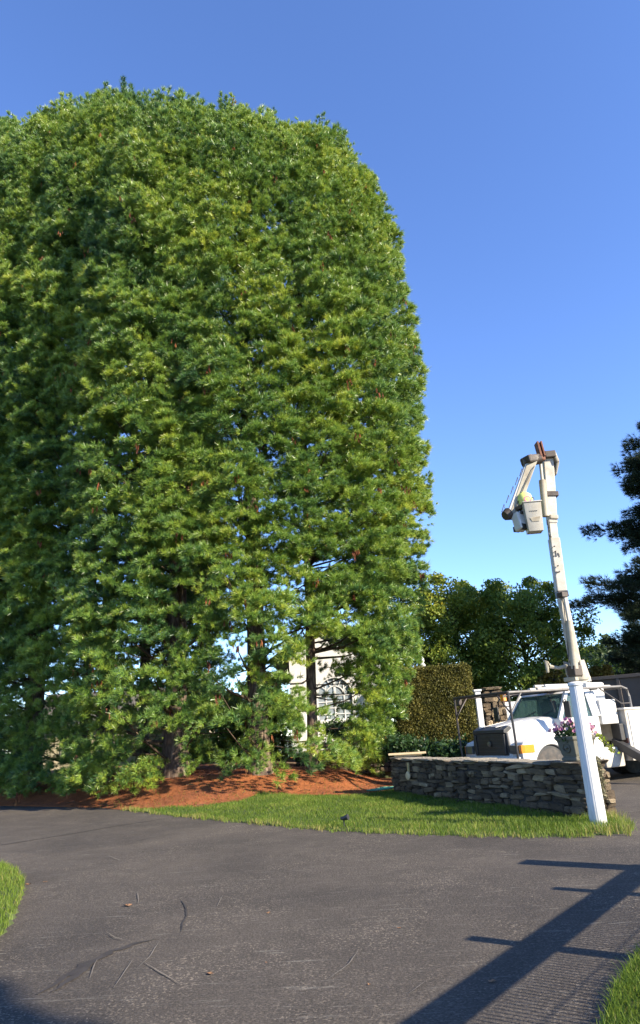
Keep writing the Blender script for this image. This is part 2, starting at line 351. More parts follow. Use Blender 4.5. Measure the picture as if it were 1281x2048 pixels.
qx, qy = X[Q].mean(1), Y[Q].mean(1); ins = (Zz[Q] > -0.2).any(1); mu = in_mulch(qx, qy)
v, q = compact(Vg, Q[ins & ~mu]); tag(np_obj('lawn', v, q, M['lawn_soil'], smooth=True), kind='structure')
v, q = compact(Vg, Q[ins & mu]); tag(np_obj('needle_bed', v, q, M['mulch'], smooth=True), kind='structure')
X, Y, Q = grid(-30, 30, -14, 46, 0.5); V = np.stack([X, Y, drive_z(X, Y)], 1)
driveway = tag(np_obj('driveway', V, Q, M['asphalt'], smooth=True), kind='structure')
X, Y, Q = grid(-900, 900, -900, 1500, 60); V = np.stack([X, Y, np.full_like(X, -0.4)], 1)
tag(np_obj('ground', V, Q, M['far_ground']), kind='structure')
# sealed cracks: thin ribbons with ragged edges
RIB = [0]
def ribbon(name, pix, w, parent, mat='sealant'):
    RIB[0] += 1; zl = .004+.0006*RIB[0]
    P = [gnd(*p) for p in pix]; pts = []
    for a, b in zip(P, P[1:]):
        n = max(3, int((b-a).length/0.06))
        pts += [a.lerp(b, k/n) for k in range(n)]
    V = []; 
    for i, p in enumerate(pts):
        d = (pts[min(i+1, len(pts)-1)]-pts[max(i-1, 0)]).normalized(); nn = Vector((-d.y, d.x, 0))
        ww = w*(0.6+0.5*rnd.random())*min(1, 0.25+i/6, 0.25+(len(pts)-1-i)/6); j = rnd.uniform(-.16, .16)*w
        V += [p+nn*(ww/2+j)+Vector((0, 0, zl)), p-nn*(ww/2-j)+Vector((0, 0, zl))]
    np_obj(name, V, [(2*i, 2*i+1, 2*i+3, 2*i+2) for i in range(len(pts)-1)], M[mat], parent)
ribbon('sealed_crack', [(-20, 1694), (60, 1681), (160, 1665), (235, 1652), (330, 1638)], 0.07, driveway)
ribbon('sealed_crack', [(70, 1990), (110, 1968), (170, 1930), (225, 1903), (280, 1886), (326, 1876)], 0.09, driveway)
ribbon('sealed_crack', [(105, 1985), (150, 1955), (185, 1925), (230, 1905)], 0.08, driveway)
ribbon('crack', [(362, 1800), (372, 1815), (374, 1832), (366, 1846), (362, 1868)], 0.022, driveway)
ribbon('crack', [(250, 1690), (300, 1676), (380, 1663)], 0.02, driveway)
M['scuff'] = paint('scuff', (0.17, 0.145, 0.115), 0.9, (0.08, 0.07, 0.058), 0.9, 14)
for pts in ([(66, 1893), (95, 1890), (118, 1891)], [(70, 1800), (110, 1790), (140, 1784)], [(275, 1938), (300, 1915), (322, 1880)], [(290, 1928), (340, 1958), (372, 1978)], [(228, 1978), (250, 1945), (268, 1918)], [(276, 1785), (277, 1800), (277, 1812)], [(180, 1960), (190, 1930), (197, 1918)], [(435, 1815), (447, 1790)], [(215, 1712), (240, 1722), (262, 1719)], [(660, 1960), (700, 1930), (720, 1900)], [(820, 1990), (860, 1960)], [(215, 1868), (230, 1878), (262, 1886)], [(560, 1936), (585, 1933)], [(340, 1704), (352, 1702)], [(155, 1880), (190, 1872)]):
    ribbon('scuff_mark', pts, .014, driveway, 'scuff')
# grass islands at the frame's edges
def island(name, poly, blades_name, n, hmax=0.09):
    P = np.array(poly); 
    def inside(x, y):
        c = np.zeros(len(x), bool); j = len(P)-1
        for i in range(len(P)):
            (xi, yi), (xj, yj) = P[i], P[j]
            c ^= ((yi > y) != (yj > y)) & (x < (xj-xi)*(y-yi)/(yj-yi+1e-9)+xi); j = i
        return c
    x0, y0 = P.min(0); x1, y1 = P.max(0); X, Y, Q = grid(x0-.2, x1+.2, y0-.2, y1+.2, 0.08); I = inside(X, Y)
    V = np.stack([X, Y, np.where(I, 0.035, -0.1)], 1); k = I[Q].any(1); v, q = compact(V, Q[k])
    tag(np_obj(name, v, q, M['lawn_soil'], smooth=True), kind='structure')
    x = rng.uniform(x0, x1, n*2); y = rng.uniform(y0, y1, n*2); k = inside(x, y); return x[k][:n], y[k][:n]
def blades(name, x, y, z, h, w, var, label):
    n = len(x); a = rng.uniform(0, 2*np.pi, n); lean = rng.normal(0, 0.42, (n, 2))*h[:, None]
    b = np.stack([x, y, z-0.01], 1); s = np.stack([np.cos(a), np.sin(a), np.zeros(n)], 1)*w[:, None]/2
    mid = b+np.stack([lean[:, 0]*.35, lean[:, 1]*.35, h*.6], 1); tip = b+np.stack([lean[:, 0], lean[:, 1], h], 1)
    V = np.stack([b-s, b+s, mid+s*.75, mid-s*.75, tip], 1).reshape(-1, 3); k = np.arange(n)[:, None]*5
    T = np.concatenate([k+[0, 1, 2], k+[0, 2, 3], k+[3, 2, 4]])
    return tag(np_obj(name, V, T, M['grass'], var=np.repeat(var, 5)), label, 'grass', kind='stuff')
# main lawn blades
n = 150000
x = rng.uniform(-8.5, 4.4, n); y = rng.uniform(10.3, 21, n); d = edge_dist(x, y)
keep = (d > -0.04+0.05*np.sin(x*9)+.05*np.sin(x*23+1)+rng.normal(0, .035, n)) & ~(in_mulch(x, y) & (rng.random(n) > 0.03)) & (rng.random(n) < 0.98)
x, y, d = x[keep], y[keep], d[keep]
patch = np.sin(x*3.1+1.3*np.sin(y*2.2))*np.cos(y*2.7+np.sin(x*1.7))
h = (0.062+0.018*patch+0.02*rng.random(len(x)))*(1+0.35*(d < 0.5)*np.clip(np.sin(x*4.3+1)+np.sin(x*1.9), 0, 1.5)+0.8*((x > 2.6) & (y < 11.9)))
var = 0.50+0.2*patch+rng.normal(0, 0.17, len(x))+0.5*(d < 0.16)*rng.random(len(x))+.35*(rng.random(len(x)) < .05)
blades('lawn_grass', x, y, np.maximum(hgt(x, y), 0), h, np.full(len(x), 0.009), var, 'mown green lawn strip between the driveway and the pine straw')
LI = [gnd(*p) for p in ((-30, 1728), (12, 1733), (36, 1748), (50, 1768), (44, 1800), (26, 1845), (-2, 1884), (-60, 1950))]
LIp = [(p.x, p.y) for p in LI]+[(-6.5, 4.8), (-9, 9), (-7.5, 12.2)]
x, y = island('grass_island', LIp, 'g', 42000)
blades('island_grass', x, y, np.full(len(x), .03), 0.05+0.05*rng.random(len(x)), np.full(len(x), .008), 0.62+rng.normal(0, .17, len(x)), 'bright grass patch at the left edge of the driveway')
RI = [gnd(*p) for p in ((1300, 1900), (1268, 1935), (1248, 1965), (1228, 2000), (1212, 2050), (1200, 2120))]
RIp = [(p.x, p.y) for p in RI]+[(1.2, 3.2), (4, 2.5), (4.5, 6.2), (3.2, 6.6)]
x, y = island('grass_corner', RIp, 'g', 46000)
blades('corner_grass', x, y, np.full(len(x), .03), 0.05+0.055*rng.random(len(x)), np.full(len(x), .006), 0.55+rng.normal(0, .17, len(x)), 'grass verge at the lower right corner of the driveway')
# fallen needles on the bed
n = 60000
x = rng.uniform(-14, 2.0, n); y = rng.uniform(14, 27, n); ed = edge_dist(x, y); keep = in_mulch(x, y) & ((ed > -0.04) | ((ed > -1.2) & (rng.random(n) < .05*np.exp(ed*2.5)))); x, y = x[keep], y[keep]; n = len(x)
a = rng.uniform(0, 2*np.pi, n); L = rng.uniform(.06, .15, n); z = hgt(x, y).clip(0)+rng.uniform(0, .025, n)
dv = np.stack([np.cos(a)*L, np.sin(a)*L, rng.normal(0, .02, n)], 1); sv = np.stack([-np.sin(a), np.cos(a), np.zeros(n)], 1)*.007
c = np.stack([x, y, z], 1); V = np.stack([c-sv, c+sv, c+dv], 1).reshape(-1, 3)
tag(np_obj('fallen_needles', V, np.arange(3*n).reshape(-1, 3), M['needle_litter'], var=np.repeat(rng.random(n), 3)), 'rust brown fallen pine needles covering the bed under the pines', 'pine straw', kind='stuff')

tw = MB()
for k in range(170):
    x_ = rnd.uniform(-12, 1.4); y_ = rnd.uniform(15.5, 24); 
    if not bool(in_mulch(np.array([x_]), np.array([y_]))[0]) or float(edge_dist(x_, y_)) < .02: continue
    a = rnd.uniform(0, 6.28); L_ = rnd.uniform(.12, .5); z_ = float(hgt(x_, y_))+.015; tw.tube([(x_, y_, z_), (x_+math.cos(a)*L_*.5+.03, y_+math.sin(a)*L_*.5, z_+.02), (x_+math.cos(a)*L_, y_+math.sin(a)*L_, z_+.01)], .007, 4)
tag(tw.build('fallen_twigs', M['twig']), 'thin fallen twigs scattered on the pine straw', 'twigs', kind='stuff')
# ------------------------------------------------------------------ pines
def unit(a): return a/np.maximum(np.linalg.norm(a, axis=-1, keepdims=True), 1e-9)
def tufts(C, A, S, var, K=34, w=0.011, droop=0.25, spread=0.85):
    n = len(C); A = unit(A); r = rng.normal(size=(n, K, 3)); Ax = A[:, None, :]
    r = unit(r-Ax*(r*Ax).sum(-1, keepdims=True)); ang = spread*np.sqrt(rng.random((n, K, 1)))*1.15
    d = Ax*np.cos(ang)+r*np.sin(ang); d[..., 2] -= droop*rng.random((n, K)); d = unit(d)
    st = C[:, None, :]+Ax*(rng.random((n, K, 1))*0.55-0.25)*S[:, None, None]
    L = S[:, None, None]*rng.uniform(.75, 1.1, (n, K, 1)); s = unit(np.cross(d, rng.normal(size=(n, K, 3))))*(w*0.5)
    V = np.stack([st-s, st+s, st+d*L], 2).reshape(-1, 3)
    vv = ((var[:, None]+rng.normal(0, .07, (n, K))).reshape(-1, 1)+np.array([[-.22, -.22, .10]])).ravel()      # needle bases darker, tips lighter, for more contrast in the crown
    return V, np.arange(len(V)).reshape(-1, 3), vv
def shoot_sources(mat, name, n, side, K, w, spread):
    out = []
    for k in range(n):
        C = [np.zeros(3)]; A = [np.array([0, 0, 1.0])]; S = [.23]
        for j in range(side):
            a = j*2*np.pi/side+rng.uniform(-.5, .5); C.append(np.array([math.cos(a)*.10, math.sin(a)*.10, rng.uniform(-.17, -.04)])); A.append(np.array([math.cos(a)*rng.uniform(.5, .9), math.sin(a)*rng.uniform(.5, .9), 1.0])); S.append(rng.uniform(.15, .22))
        V, T, vv = tufts(np.array(C), np.array(A), np.array(S), rng.normal(0, .05, len(C)), K=K, w=w, droop=0, spread=spread)
        me = bpy.data.meshes.new(name); me.from_pydata(V.tolist(), [], T.tolist()); at_ = me.attributes.new('var', 'FLOAT', 'POINT'); at_.data.foreach_set('value', vv.astype(np.float32)); me.materials.append(mat)
        out.append(bpy.data.objects.new(name, me))
    return out
def tuft_tree(sources, name):
    ng = bpy.data.node_groups.new(name, 'GeometryNodeTree'); ng.interface.new_socket('Geometry', in_out='INPUT', socket_type='NodeSocketGeometry'); ng.interface.new_socket('Geometry', in_out='OUTPUT', socket_type='NodeSocketGeometry')
    gi, go = ng.nodes.new('NodeGroupInput'), ng.nodes.new('NodeGroupOutput'); ip = ng.nodes.new('GeometryNodeInstanceOnPoints'); jn = ng.nodes.new('GeometryNodeJoinGeometry'); g2 = ng.nodes.new('GeometryNodeGeometryToInstance')
    for o in sources:
        oi = ng.nodes.new('GeometryNodeObjectInfo'); oi.inputs['Object'].default_value = o; oi.inputs['As Instance'].default_value = True; ng.links.new(oi.outputs['Geometry'], jn.inputs[0])
    def na(nm, ty):
        q = ng.nodes.new('GeometryNodeInputNamedAttribute'); q.data_type = ty; q.inputs[0].default_value = nm; return q.outputs[0]
    ng.links.new(gi.outputs[0], ip.inputs['Points']); ng.links.new(jn.outputs[0], ip.inputs['Instance']); ip.inputs['Pick Instance'].default_value = True
    ng.links.new(na('pick', 'INT'), ip.inputs['Instance Index']); ng.links.new(na('rot', 'FLOAT_VECTOR'), ip.inputs['Rotation']); ng.links.new(na('scl', 'FLOAT'), ip.inputs['Scale']); ng.links.new(ip.outputs[0], go.inputs[0]); return ng
def inst_crown(C, A, S, tone, ng, nvar, mat, parent, pick=None, roll=None):
    n = len(C); A = unit(A); me = bpy.data.meshes.new('crown'); me.vertices.add(n); me.vertices.foreach_set('co', np.asarray(C, np.float32).ravel())
    rot = np.stack([np.zeros(n), np.arccos(np.clip(A[:, 2], -1, 1)), np.arctan2(A[:, 1], A[:, 0])], 1)      # +Z -> A
    if roll is not None: rot = np.stack([roll, -np.arcsin(np.clip(A[:, 2], -1, 1)), np.arctan2(A[:, 1], A[:, 0])], 1)     # +X -> A
    for nm, ty, val, key in (('rot', 'FLOAT_VECTOR', rot, 'vector'), ('scl', 'FLOAT', S, 'value'), ('tone', 'FLOAT', tone, 'value'), ('pick', 'INT', rng.integers(0, nvar, n) if pick is None else pick, 'value')):
        a = me.attributes.new(nm, ty, 'POINT'); a.data.foreach_set(key, np.asarray(val, np.int32 if ty == 'INT' else np.float32).ravel())
    me.materials.append(mat); o = link('crown', me, parent); md = o.modifiers.new('needles', 'NODES'); md.node_group = ng; o['kind'] = 'stuff'; return o
def bough_sources(mat, n_each):
    out = []
    for cat, (ub, zz) in enumerate(((-.25, -.04), (.28, .05), (1.0, .10))):
        for k in range(n_each):
            m = 25; t = rng.random(m)**.62; t[0] = 1.0; lat = rng.normal(0, 1, m)*.34*(1-.62*t)
            C = np.stack([(t-1)*1.0, lat, np.abs(rng.normal(0, .075, m))+zz*np.sin(t*3)-.25*lat**2], 1)
            A = np.stack([np.full(m, .9), lat*2.4, np.full(m, ub)], 1)+rng.normal(0, .25, (m, 3))
            V, T, vv = tufts(C, A, rng.uniform(.135, .205, m), rng.normal(0, .10, m), K=38, w=.0135, droop=.12, spread=.9)
            me = bpy.data.meshes.new('pine_bough'); me.from_pydata(V.tolist(), [], T.tolist()); at_ = me.attributes.new('var', 'FLOAT', 'POINT'); at_.data.foreach_set('value', vv.astype(np.float32)); me.materials.append(mat)
            out.append(bpy.data.objects.new('pine_bough', me))
    return out
NBV = 7
PSRC = bough_sources(M['pine'], NBV); PNG = tuft_tree(PSRC, 'pine_boughs')
DSRC = shoot_sources(M['dark_pine'], 'dark_shoot', 4, 3, 14, .018, .9); DNG = tuft_tree(DSRC, 'dark_shoots')
def trunk_mesh(mb, base, top, r0, r1, n=14, segs=14, flare=1.35, wob=0.12):
    pts = []; rs = []
    for i in range(segs+1):
        t = i/segs; p = Vector(base).lerp(Vector(top), t)
        p += Vector((math.sin(t*7+base[0]), math.cos(t*6+base[1]), 0))*wob*t
        pts.append(p); rs.append((r0+(r1-r0)*t)*(1+(flare-1)*max(0, 1-t*segs/1.2)**2))
    mb.tube(pts, rs, n); return pts
PINES = [  # trunk base pixel, Y, trunk radius, crown centre offset (x,y), top pixel, radius, label
    dict(b=(627, 1540), Y=22.0, r=.17, off=(.75, .2), top=(650, 232), R=4.05, tab='A', label='rightmost tall pine of the row, thin trunk, sunlit sheared side'),
    dict(b=(520, 1555), Y=21.4, r=.33, off=(-.1, .3), top=(520, 205), R=3.7, label='tall pine with thick trunk just left of the thin trunked rightmost one'),
    dict(b=(350, 1562), Y=22.0, r=.37, off=(.1, .2), top=(395, 190), R=3.9, label='tall pine with the thickest lit trunk, centre of the row'),
    dict(b=(207, 1545), Y=24.6, r=.30, off=(-.1, 0), top=(190, 178), R=4.0, label='tall pine with dark straight trunk, highest crown left of centre'),
    dict(b=(60, 1545), Y=26.3, r=.36, off=(0, 0), top=(22, 212), R=4.3, label='tall pine at the left edge of the photo with shaded low boughs'),
    dict(b=(285, 1528), Y=28.0, r=.22, off=(0, .6), top=(300, 225), R=3.3, label='slender pine trunk standing behind the centre pines'),
    dict(b=(166, 1530), Y=29.0, r=.22, off=(0, .6), top=(110, 240), R=3.3, label='slender pine behind, between the two leftmost big trunks'),
    dict(b=(-110, 1545), Y=29.5, r=.33, off=(0, 0), top=(-120, 235), R=4.0, label='pine at the far left end of the row, mostly outside the frame'),
]
TABA = [(.3, 1.0), (1.7, 1.9), (4, 2.75), (7, 3.35), (10, 3.65), (14.6, 3.95), (18.6, 3.75), (22, 3.35), (25, 2.3), (26.5, .9), (27.2, .1)]
TABB = [(.2, 3.2), (2, 3.6), (5, 3.85), (14, 4.0), (20, 3.65), (23.5, 2.95), (25.6, 1.9), (26.6, .9), (27.2, .1)]
for P in PINES:
    b = at(*P['b'], P['Y']); b.z = float(hgt(b.x, b.y)); P['base'] = b
    P['cx'], P['cy'] = b.x+P['off'][0], b.y+P['off'][1]; P['zt'] = at(*P['top'], P['cy']-0.6).z
    tb = TABA if P.get('tab') == 'A' else TABB; P['tz'] = np.array([a for a, _ in tb])*P['zt']/27.2
    P['tz'][:2] = [a for a, _ in tb[:2]]; P['tr'] = np.array([r for _, r in tb])*P['R']/(4.05 if P.get('tab') == 'A' else 4.0)
def env_r(P, z): return np.interp(z, P['tz'], P['tr'])
def make_pine(P):
    b = P['base']; root = empty('pine_tree', b, 0, P['label'], 'pine tree', 'tall pines in a row')
    zt = P['zt']; mb = MB(); top = Vector((P['off'][0]*.8, P['off'][1]*.8, zt-b.z-1.2))
    tp = trunk_mesh(mb, (0, 0, -.25), top, P['r'], .05, 14, 18); mb.build('trunk', M['bark'], root, smooth=True)
    # boughs over the crown's envelope
    zs = np.linspace(P['tz'][0], zt, 200); area = 2*np.pi*float(env_r(P, zs).mean())*(zt-P['tz'][0])
    nb = int(area*10.5); u = rng.random(nb); cdf = np.cumsum(env_r(P, zs)+.7); cdf /= cdf[-1]
    z = np.interp(u, cdf, zs); th = rng.uniform(0, 2*np.pi, nb); nx, ny = np.cos(th), np.sin(th)
    fr = (z-P['tz'][0])/(zt-P['tz'][0])
    lump = 0.22*np.sin(th*5+z*1.1+b.x)+0.18*np.sin(z*1.9+th*3+b.y)+.26*np.sin(z*4.3+th*9+b.x)*np.sin(th*13-z*2.1+b.y)
    r = env_r(P, z)*(1+0.03*lump)+0.30*lump-np.abs(rng.normal(0, .60, nb))*(rng.random(nb) < .62)
    inner = rng.random(nb) < .29; r = np.where(inner, r*rng.uniform(.45, .85, nb), r); r = np.maximum(r, .15)
    tip = np.stack([P['cx']+nx*r, P['cy']+ny*r, z], 1)
    facing = -(nx*tip[:, 0]+ny*tip[:, 1])/np.hypot(tip[:, 0], tip[:, 1])
    keep = (facing > -0.25) | (rng.random(nb) < 0.42)
    low = ss(6.2, 3.2, z); keep &= rng.random(nb) > np.where(tip[:, 0] > .9, .05, .52 if b.x > -6.5 else .60)*low*np.maximum(ss(.3, 1.5, z), .5); keep &= ~(inner & (z < 4.5) & (tip[:, 0] < .9) & (rng.random(nb) < .5))
    keep &= ~((z < 1.5) & (tip[:, 0] > -6) & (tip[:, 0] < .9) & (rng.random(nb) < .55))
    px_ = CX+F*tip[:, 0]/tip[:, 1]*1.03; hw = (np.abs(px_-642) < 60)*ss(4.5, 3.9, z)*ss(.8, 1.3, z)*(tip[:, 1] < 26); keep &= rng.random(nb) > .95*hw
    gx = np.sin(tip[:, 0]*1.15+2*np.sin(z*.45+b.x))*np.sin(z*.83+1.2*np.sin(tip[:, 0]*.7)); keep &= (gx > -0.93) | (rng.random(nb) < .35)
    for O in PINES:
        if O is P: continue
        dd = env_r(O, z)-np.hypot(tip[:, 0]-O['cx'], tip[:, 1]-O['cy']); keep &= ~((dd > 0.6) & (z < O['zt']-.8) & (rng.random(nb) < .95))
    keep &= tip[:, 2] > hgt(tip[:, 0], tip[:, 1]).clip(0)+.22
    tip, nx, ny, z, r, fr, facing = tip[keep], nx[keep], ny[keep], z[keep], r[keep], fr[keep], facing[keep]; nb = len(tip)
    nl = 26; ll = rng.random(nl)**.5*env_r(P, zt*.93); la = rng.uniform(0, 6.28, nl); lz = np.interp(ll, P['tr'][::-1], P['tz'][::-1])
    lz = np.array([np.interp(q, P['tr'][-5:][::-1], P['tz'][-5:][::-1]) for q in ll])+rng.uniform(.1, .75, nl)
    tip = np.concatenate([tip, np.stack([P['cx']+np.cos(la)*ll, P['cy']+np.sin(la)*ll, lz], 1)]); nx = np.concatenate([nx, np.cos(la)*.3]); ny = np.concatenate([ny, np.sin(la)*.3]); z = tip[:, 2]; r = np.concatenate([r, ll]); fr = np.concatenate([fr, np.full(nl, 1.05)]); facing = np.concatenate([facing, np.ones(nl)]); nb = len(tip)
    tilt = np.interp(fr, [0, .12, .4, .75, 1], [-.62, -.22, .12, .55, 1.3])+rng.normal(0, .18, nb)
    out = np.stack([nx*np.cos(tilt), ny*np.cos(tilt), np.sin(tilt)], 1); side = np.stack([-ny, nx, np.zeros(nb)], 1)
    ax = unit(out+side*rng.normal(0, .35, (nb, 1))); L = rng.uniform(.65, 1.25, nb)
    org = np.array(b); catg = np.clip(np.digitize(fr+rng.normal(0, .06, nb), [.22, .70]), 0, 2)
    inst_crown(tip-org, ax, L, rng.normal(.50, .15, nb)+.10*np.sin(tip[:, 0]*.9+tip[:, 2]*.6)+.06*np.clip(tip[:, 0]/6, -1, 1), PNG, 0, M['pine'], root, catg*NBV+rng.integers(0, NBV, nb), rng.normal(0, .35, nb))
    P['n'] = nb
    # limbs: trunk -> bough tips (a share of them), thin three-sided tubes
    lv, lt = [], []
    if P.get('tab') == 'A': hwl = (tip[:, 2] < 4.3) & (tip[:, 0] < .9)
    else: hwl = np.zeros(nb, bool)
    sel = rng.permutation(nb)[:int(nb*.10)]
    for i in sel:
        if hwl[i] and rnd.random() < .9: continue
        zz = min(max(tip[i, 2]-rng.uniform(.1, 1.5)*(r[i]/3), .9), zt-1.5); tt = (zz-b.z)/(zt-b.z-1.2)
        a = Vector((top.x*tt, top.y*tt, zz-b.z)); e = Vector(tip[i]-org-ax[i]*.25); md = a.lerp(e, .55)+Vector((0, 0, -.12*(1 if fr[i] < .5 else -1)))
        rr = .022+.010*r[i]*rnd.random()
        for (p0, p1, r0, r1) in ((a, md, rr*1.3, rr*.8), (md, e, rr*.8, .008)):
            d = (p1-p0).normalized(); s1 = d.orthogonal().normalized(); s2 = d.cross(s1); k = len(lv)
            for p, q in ((p0, r0), (p1, r1)):
                for g in range(4): lv.append(p+(s1*math.cos(g*1.5708)+s2*math.sin(g*1.5708))*q)
            for g in range(4): lt.append((k+g, k+(g+1) % 4, k+4+(g+1) % 4, k+4+g))
    np_obj('limbs', [tuple(p) for p in lv], lt, M['twig'], root, kind='stuff', smooth=True)
    # bare dead twigs low on the trunk and hanging brown cones
    for k in range(9):
        zz = rnd.uniform(1.2, 7); a = rnd.uniform(0, 6.28); L0 = rnd.uniform(.8, 2.2)
        p0 = Vector((0, 0, zz-b.z)); p1 = p0+Vector((math.cos(a)*L0, math.sin(a)*L0, rnd.uniform(-.3, .25))); MB().tube([p0, p0.lerp(p1, .5)+Vector((0, 0, -.07)), p1], [.03, .018, .006], 5).build('dead_branch', M['twig'], root)
    ci = rng.permutation(nb)[:max(30, nb//16)]; cc = (tip[ci]-org)-ax[ci]*.2-np.array([0, 0, .10]); cl = rng.integers(2, 6, len(ci)); Cc = np.repeat(cc, cl, 0)+rng.normal(0, .06, (cl.sum(), 3))
    V, T, vv = tufts(Cc, np.tile([0, 0, -1.0], (len(Cc), 1)), np.full(len(Cc), .14), rng.random(len(Cc)), K=9, w=.035, droop=0, spread=.3)
    np_obj('cones', V, T, M['cone'], root, var=vv, kind='stuff')
for P in PINES: make_pine(P)
print('pine shoots', [P['n'] for P in PINES])

# ------------------------------------------------------------------ stone masonry
def stone_variants(n, mat, name, seed):
    rr = random.Random(seed); out = []
    for k in range(n):
        bm = bmesh.new(); bmesh.ops.create_cube(bm, size=1)
        for v in bm.verts: v.co += Vector((rr.uniform(-.22, .08)*(1 if v.co.x > 0 else -1), rr.uniform(-.04, .10), rr.uniform(-.24, .05)*(1 if v.co.z > 0 else -1)))
        bmesh.ops.bevel(bm, geom=list(bm.edges), offset=rr.uniform(.06, .18), segments=1, affect='EDGES', clamp_overlap=True)
        for v in bm.verts: v.co += Vector((rr.uniform(-.03, .03), rr.uniform(-.05, .05), rr.uniform(-.03, .03)))
        me = bpy.data.meshes.new(name); bm.to_mesh(me); bm.free(); me.materials.append(mat); out.append(me)
    return out
SV = stone_variants(16, M['stone'], 'stone', 3); CV = stone_variants(5, M['cap_stone'], 'cap_stone', 5)
def put_stone(parent, c, s, rot=(0, 0, 0), var=SV, name='stone'):
    o = link(name, rnd.choice(var), parent, c); o.scale = s; o.rotation_euler = rot; return o
def face_of_stones(parent, L, Ht, origin, ex, ny, rows=(.06, .15), wid=(.14, .46), depth=.2, z0=0.0):
    """dry-laid stones on a face: ex = unit vector along the face, ny = outward normal (local)"""
    ang = math.atan2(ex.y, ex.x); z = z0; cnt = 0
    while z < Ht-.03:
        h = min(rnd.uniform(*rows), Ht-z)
        if Ht-z-h < .04: h = Ht-z
        x = rnd.uniform(-.12, 0)
        while x < L-.04:
            w = rnd.uniform(*wid); 
            if h > .11: w *= .75
            w = min(w, L-x+.03); x0 = max(x, 0); ww = x+w-x0
            if ww > .05:
                wav = .018*math.sin(x0*2.1+z*9)+.012*math.sin(x0*5.3+z*4)
                split = h > .10 and rnd.random() < .35
                for zz, hh in (((z, h*.45), (z+h*.45, h*.55)) if split else ((z, h),)):
                    proud = rnd.uniform(-.05, .045); c = origin+ex*(x0+ww/2)+ny*(proud-depth/2)+Vector((0, 0, zz+hh/2+wav))
                    put_stone(parent, c, (ww*rnd.uniform(.98, 1.1), depth, hh*rnd.uniform(1.02, 1.22)), (rnd.uniform(-.08, .08), rnd.uniform(-.11, .11), ang+rnd.uniform(-.10, .10))); cnt += 1
            x += w
        z += h
    return cnt
# garden wall: local x runs left end -> right end along the visible face, -y is the visible face
wd = Vector((WR[0]-WL[0], WR[1]-WL[1], 0)); WLEN = wd.length; wa = math.atan2(wd.y, wd.x)
wall = empty('stone_wall', (WL[0], WL[1], 0), wa, 'long low dry stone wall between the lawn and the truck', 'stone wall')
TOP = .835
MB().box((WLEN/2, .28, TOP/2-.06), (WLEN-.16, .40, TOP-.02)).build('wall_core', M['stone_core'], wall)
print('stones', face_of_stones(wall, WLEN, TOP, Vector((0, 0, 0)), Vector((1, 0, 0)), Vector((0, -1, 0)), rows=(.055, .15), wid=(.16, .56), z0=-.02))
face_of_stones(wall, .56, TOP, Vector((WLEN, 0, 0)), Vector((0, 1, 0)), Vector((1, 0, 0)), wid=(.2, .4), depth=.16)
face_of_stones(wall, .56, TOP, Vector((0, 0, 0)), Vector((0, 1, 0)), Vector((-1, 0, 0)), wid=(.2, .4), depth=.16)
x = -.04
while x < WLEN-.75:
    w = rnd.uniform(.45, .85); put_stone(wall, (x+w/2, .27, TOP+.022+rnd.uniform(-.008, .008)), (w*1.02, .64, .07), (0, 0, rnd.uniform(-.02, .02)), CV, 'cap_stone'); x += w
put_stone(wall, (WLEN-.36, .27, TOP+.02), (.82, .7, .075), (0, 0, 0), SV, 'cap_stone')
wallM = Matrix.Translation((WL[0], WL[1], 0)) @ Matrix.Rotation(wa, 4, 'Z')
def on_wall(x, y, z): return wallM @ Vector((x, y, z))

# board lying on the wall, brass wall light, green hose
bd = MB(); bd.box((0, 0, .03), (.95, .2, .045)); bd.box((.02, .03, -.012), (.7, .12, .04))
p = on_wall(.55, .25, TOP+.105); o = bd.build('plank', M['board'], None, .004); o.location = p; o.rotation_euler = (0, 0, -.1); tag(o, 'pale wooden plank lying on the left end of the stone wall', 'plank')
wl = empty('wall_light', on_wall(1.15, -.03, .52), wa, 'small round brass light fixed to the stone wall face', 'wall light')
MB().beam((0, -.02, .02), (0, -.02, .26), .07, .04).build('bracket', M['brass'], wl, .006)
MB().lathe([(.02, .0), (.10, -.01), (.105, -.035), (.08, -.06), (.02, -.065)], (0, -.02, -.04), 'y', 16).build('lamp_disc', M['board'], wl, smooth=True)
mb = MB(); hp = []
for k in range(60):
    a = k*.42; hp.append((math.cos(a)*(.25+.004*k)+.012*k, math.sin(a)*.16, .02+.0009*k))
g = gnd(735, 1556, .1); mb.tube(hp, .014, 6); o = mb.build('garden_hose', M['hose'], None, smooth=True); o.location = (g.x*.97, min(g.y, 19.6), float(hgt(g.x*.97, 19.6))+.01)
tag(o, 'coiled green garden hose on the pine straw by the wall end', 'hose')

# retaining wall below the house, terrace behind it
p0, p1 = at(600, 1535, 24.2), at(800, 1530, 24.2)
rw = empty('retaining_wall', (p0.x, 24.2, .25), 0, 'dark shaded stone retaining wall in front of the white house', 'stone wall')
RL = p1.x-p0.x; MB().box((RL/2, .3, .36), (RL, .44, .76)).build('wall_core', M['stone_core'], rw)
face_of_stones(rw, RL, .78, Vector((0, 0, 0)), Vector((1, 0, 0)), Vector((0, -1, 0)), rows=(.09, .16), wid=(.2, .5))
ter = MB().box((1.35, 32.6, .46), (5.4, 16.4, 1.0)).build('terrace', M['far_ground'], None); tag(ter, kind='structure')

# ------------------------------------------------------------------ white house behind the pines
HY = 27.6
def hx(px): return at(px, 1400, HY).x
def hz(py, px=650): return at(px, py, HY).z
house = empty('white_house', (hx(665), HY, .96), 0, 'white house with tall arched window glimpsed behind the pine trunks', 'house')
hb = .96; xl, xr = hx(582)-hx(665), hx(775)-hx(665); wt = hz(1318)-hb; wx = 0.12; ww_ = 1.42; wsill = hz(1442)-hb; warch = hz(1392)-hb; rad = ww_/2
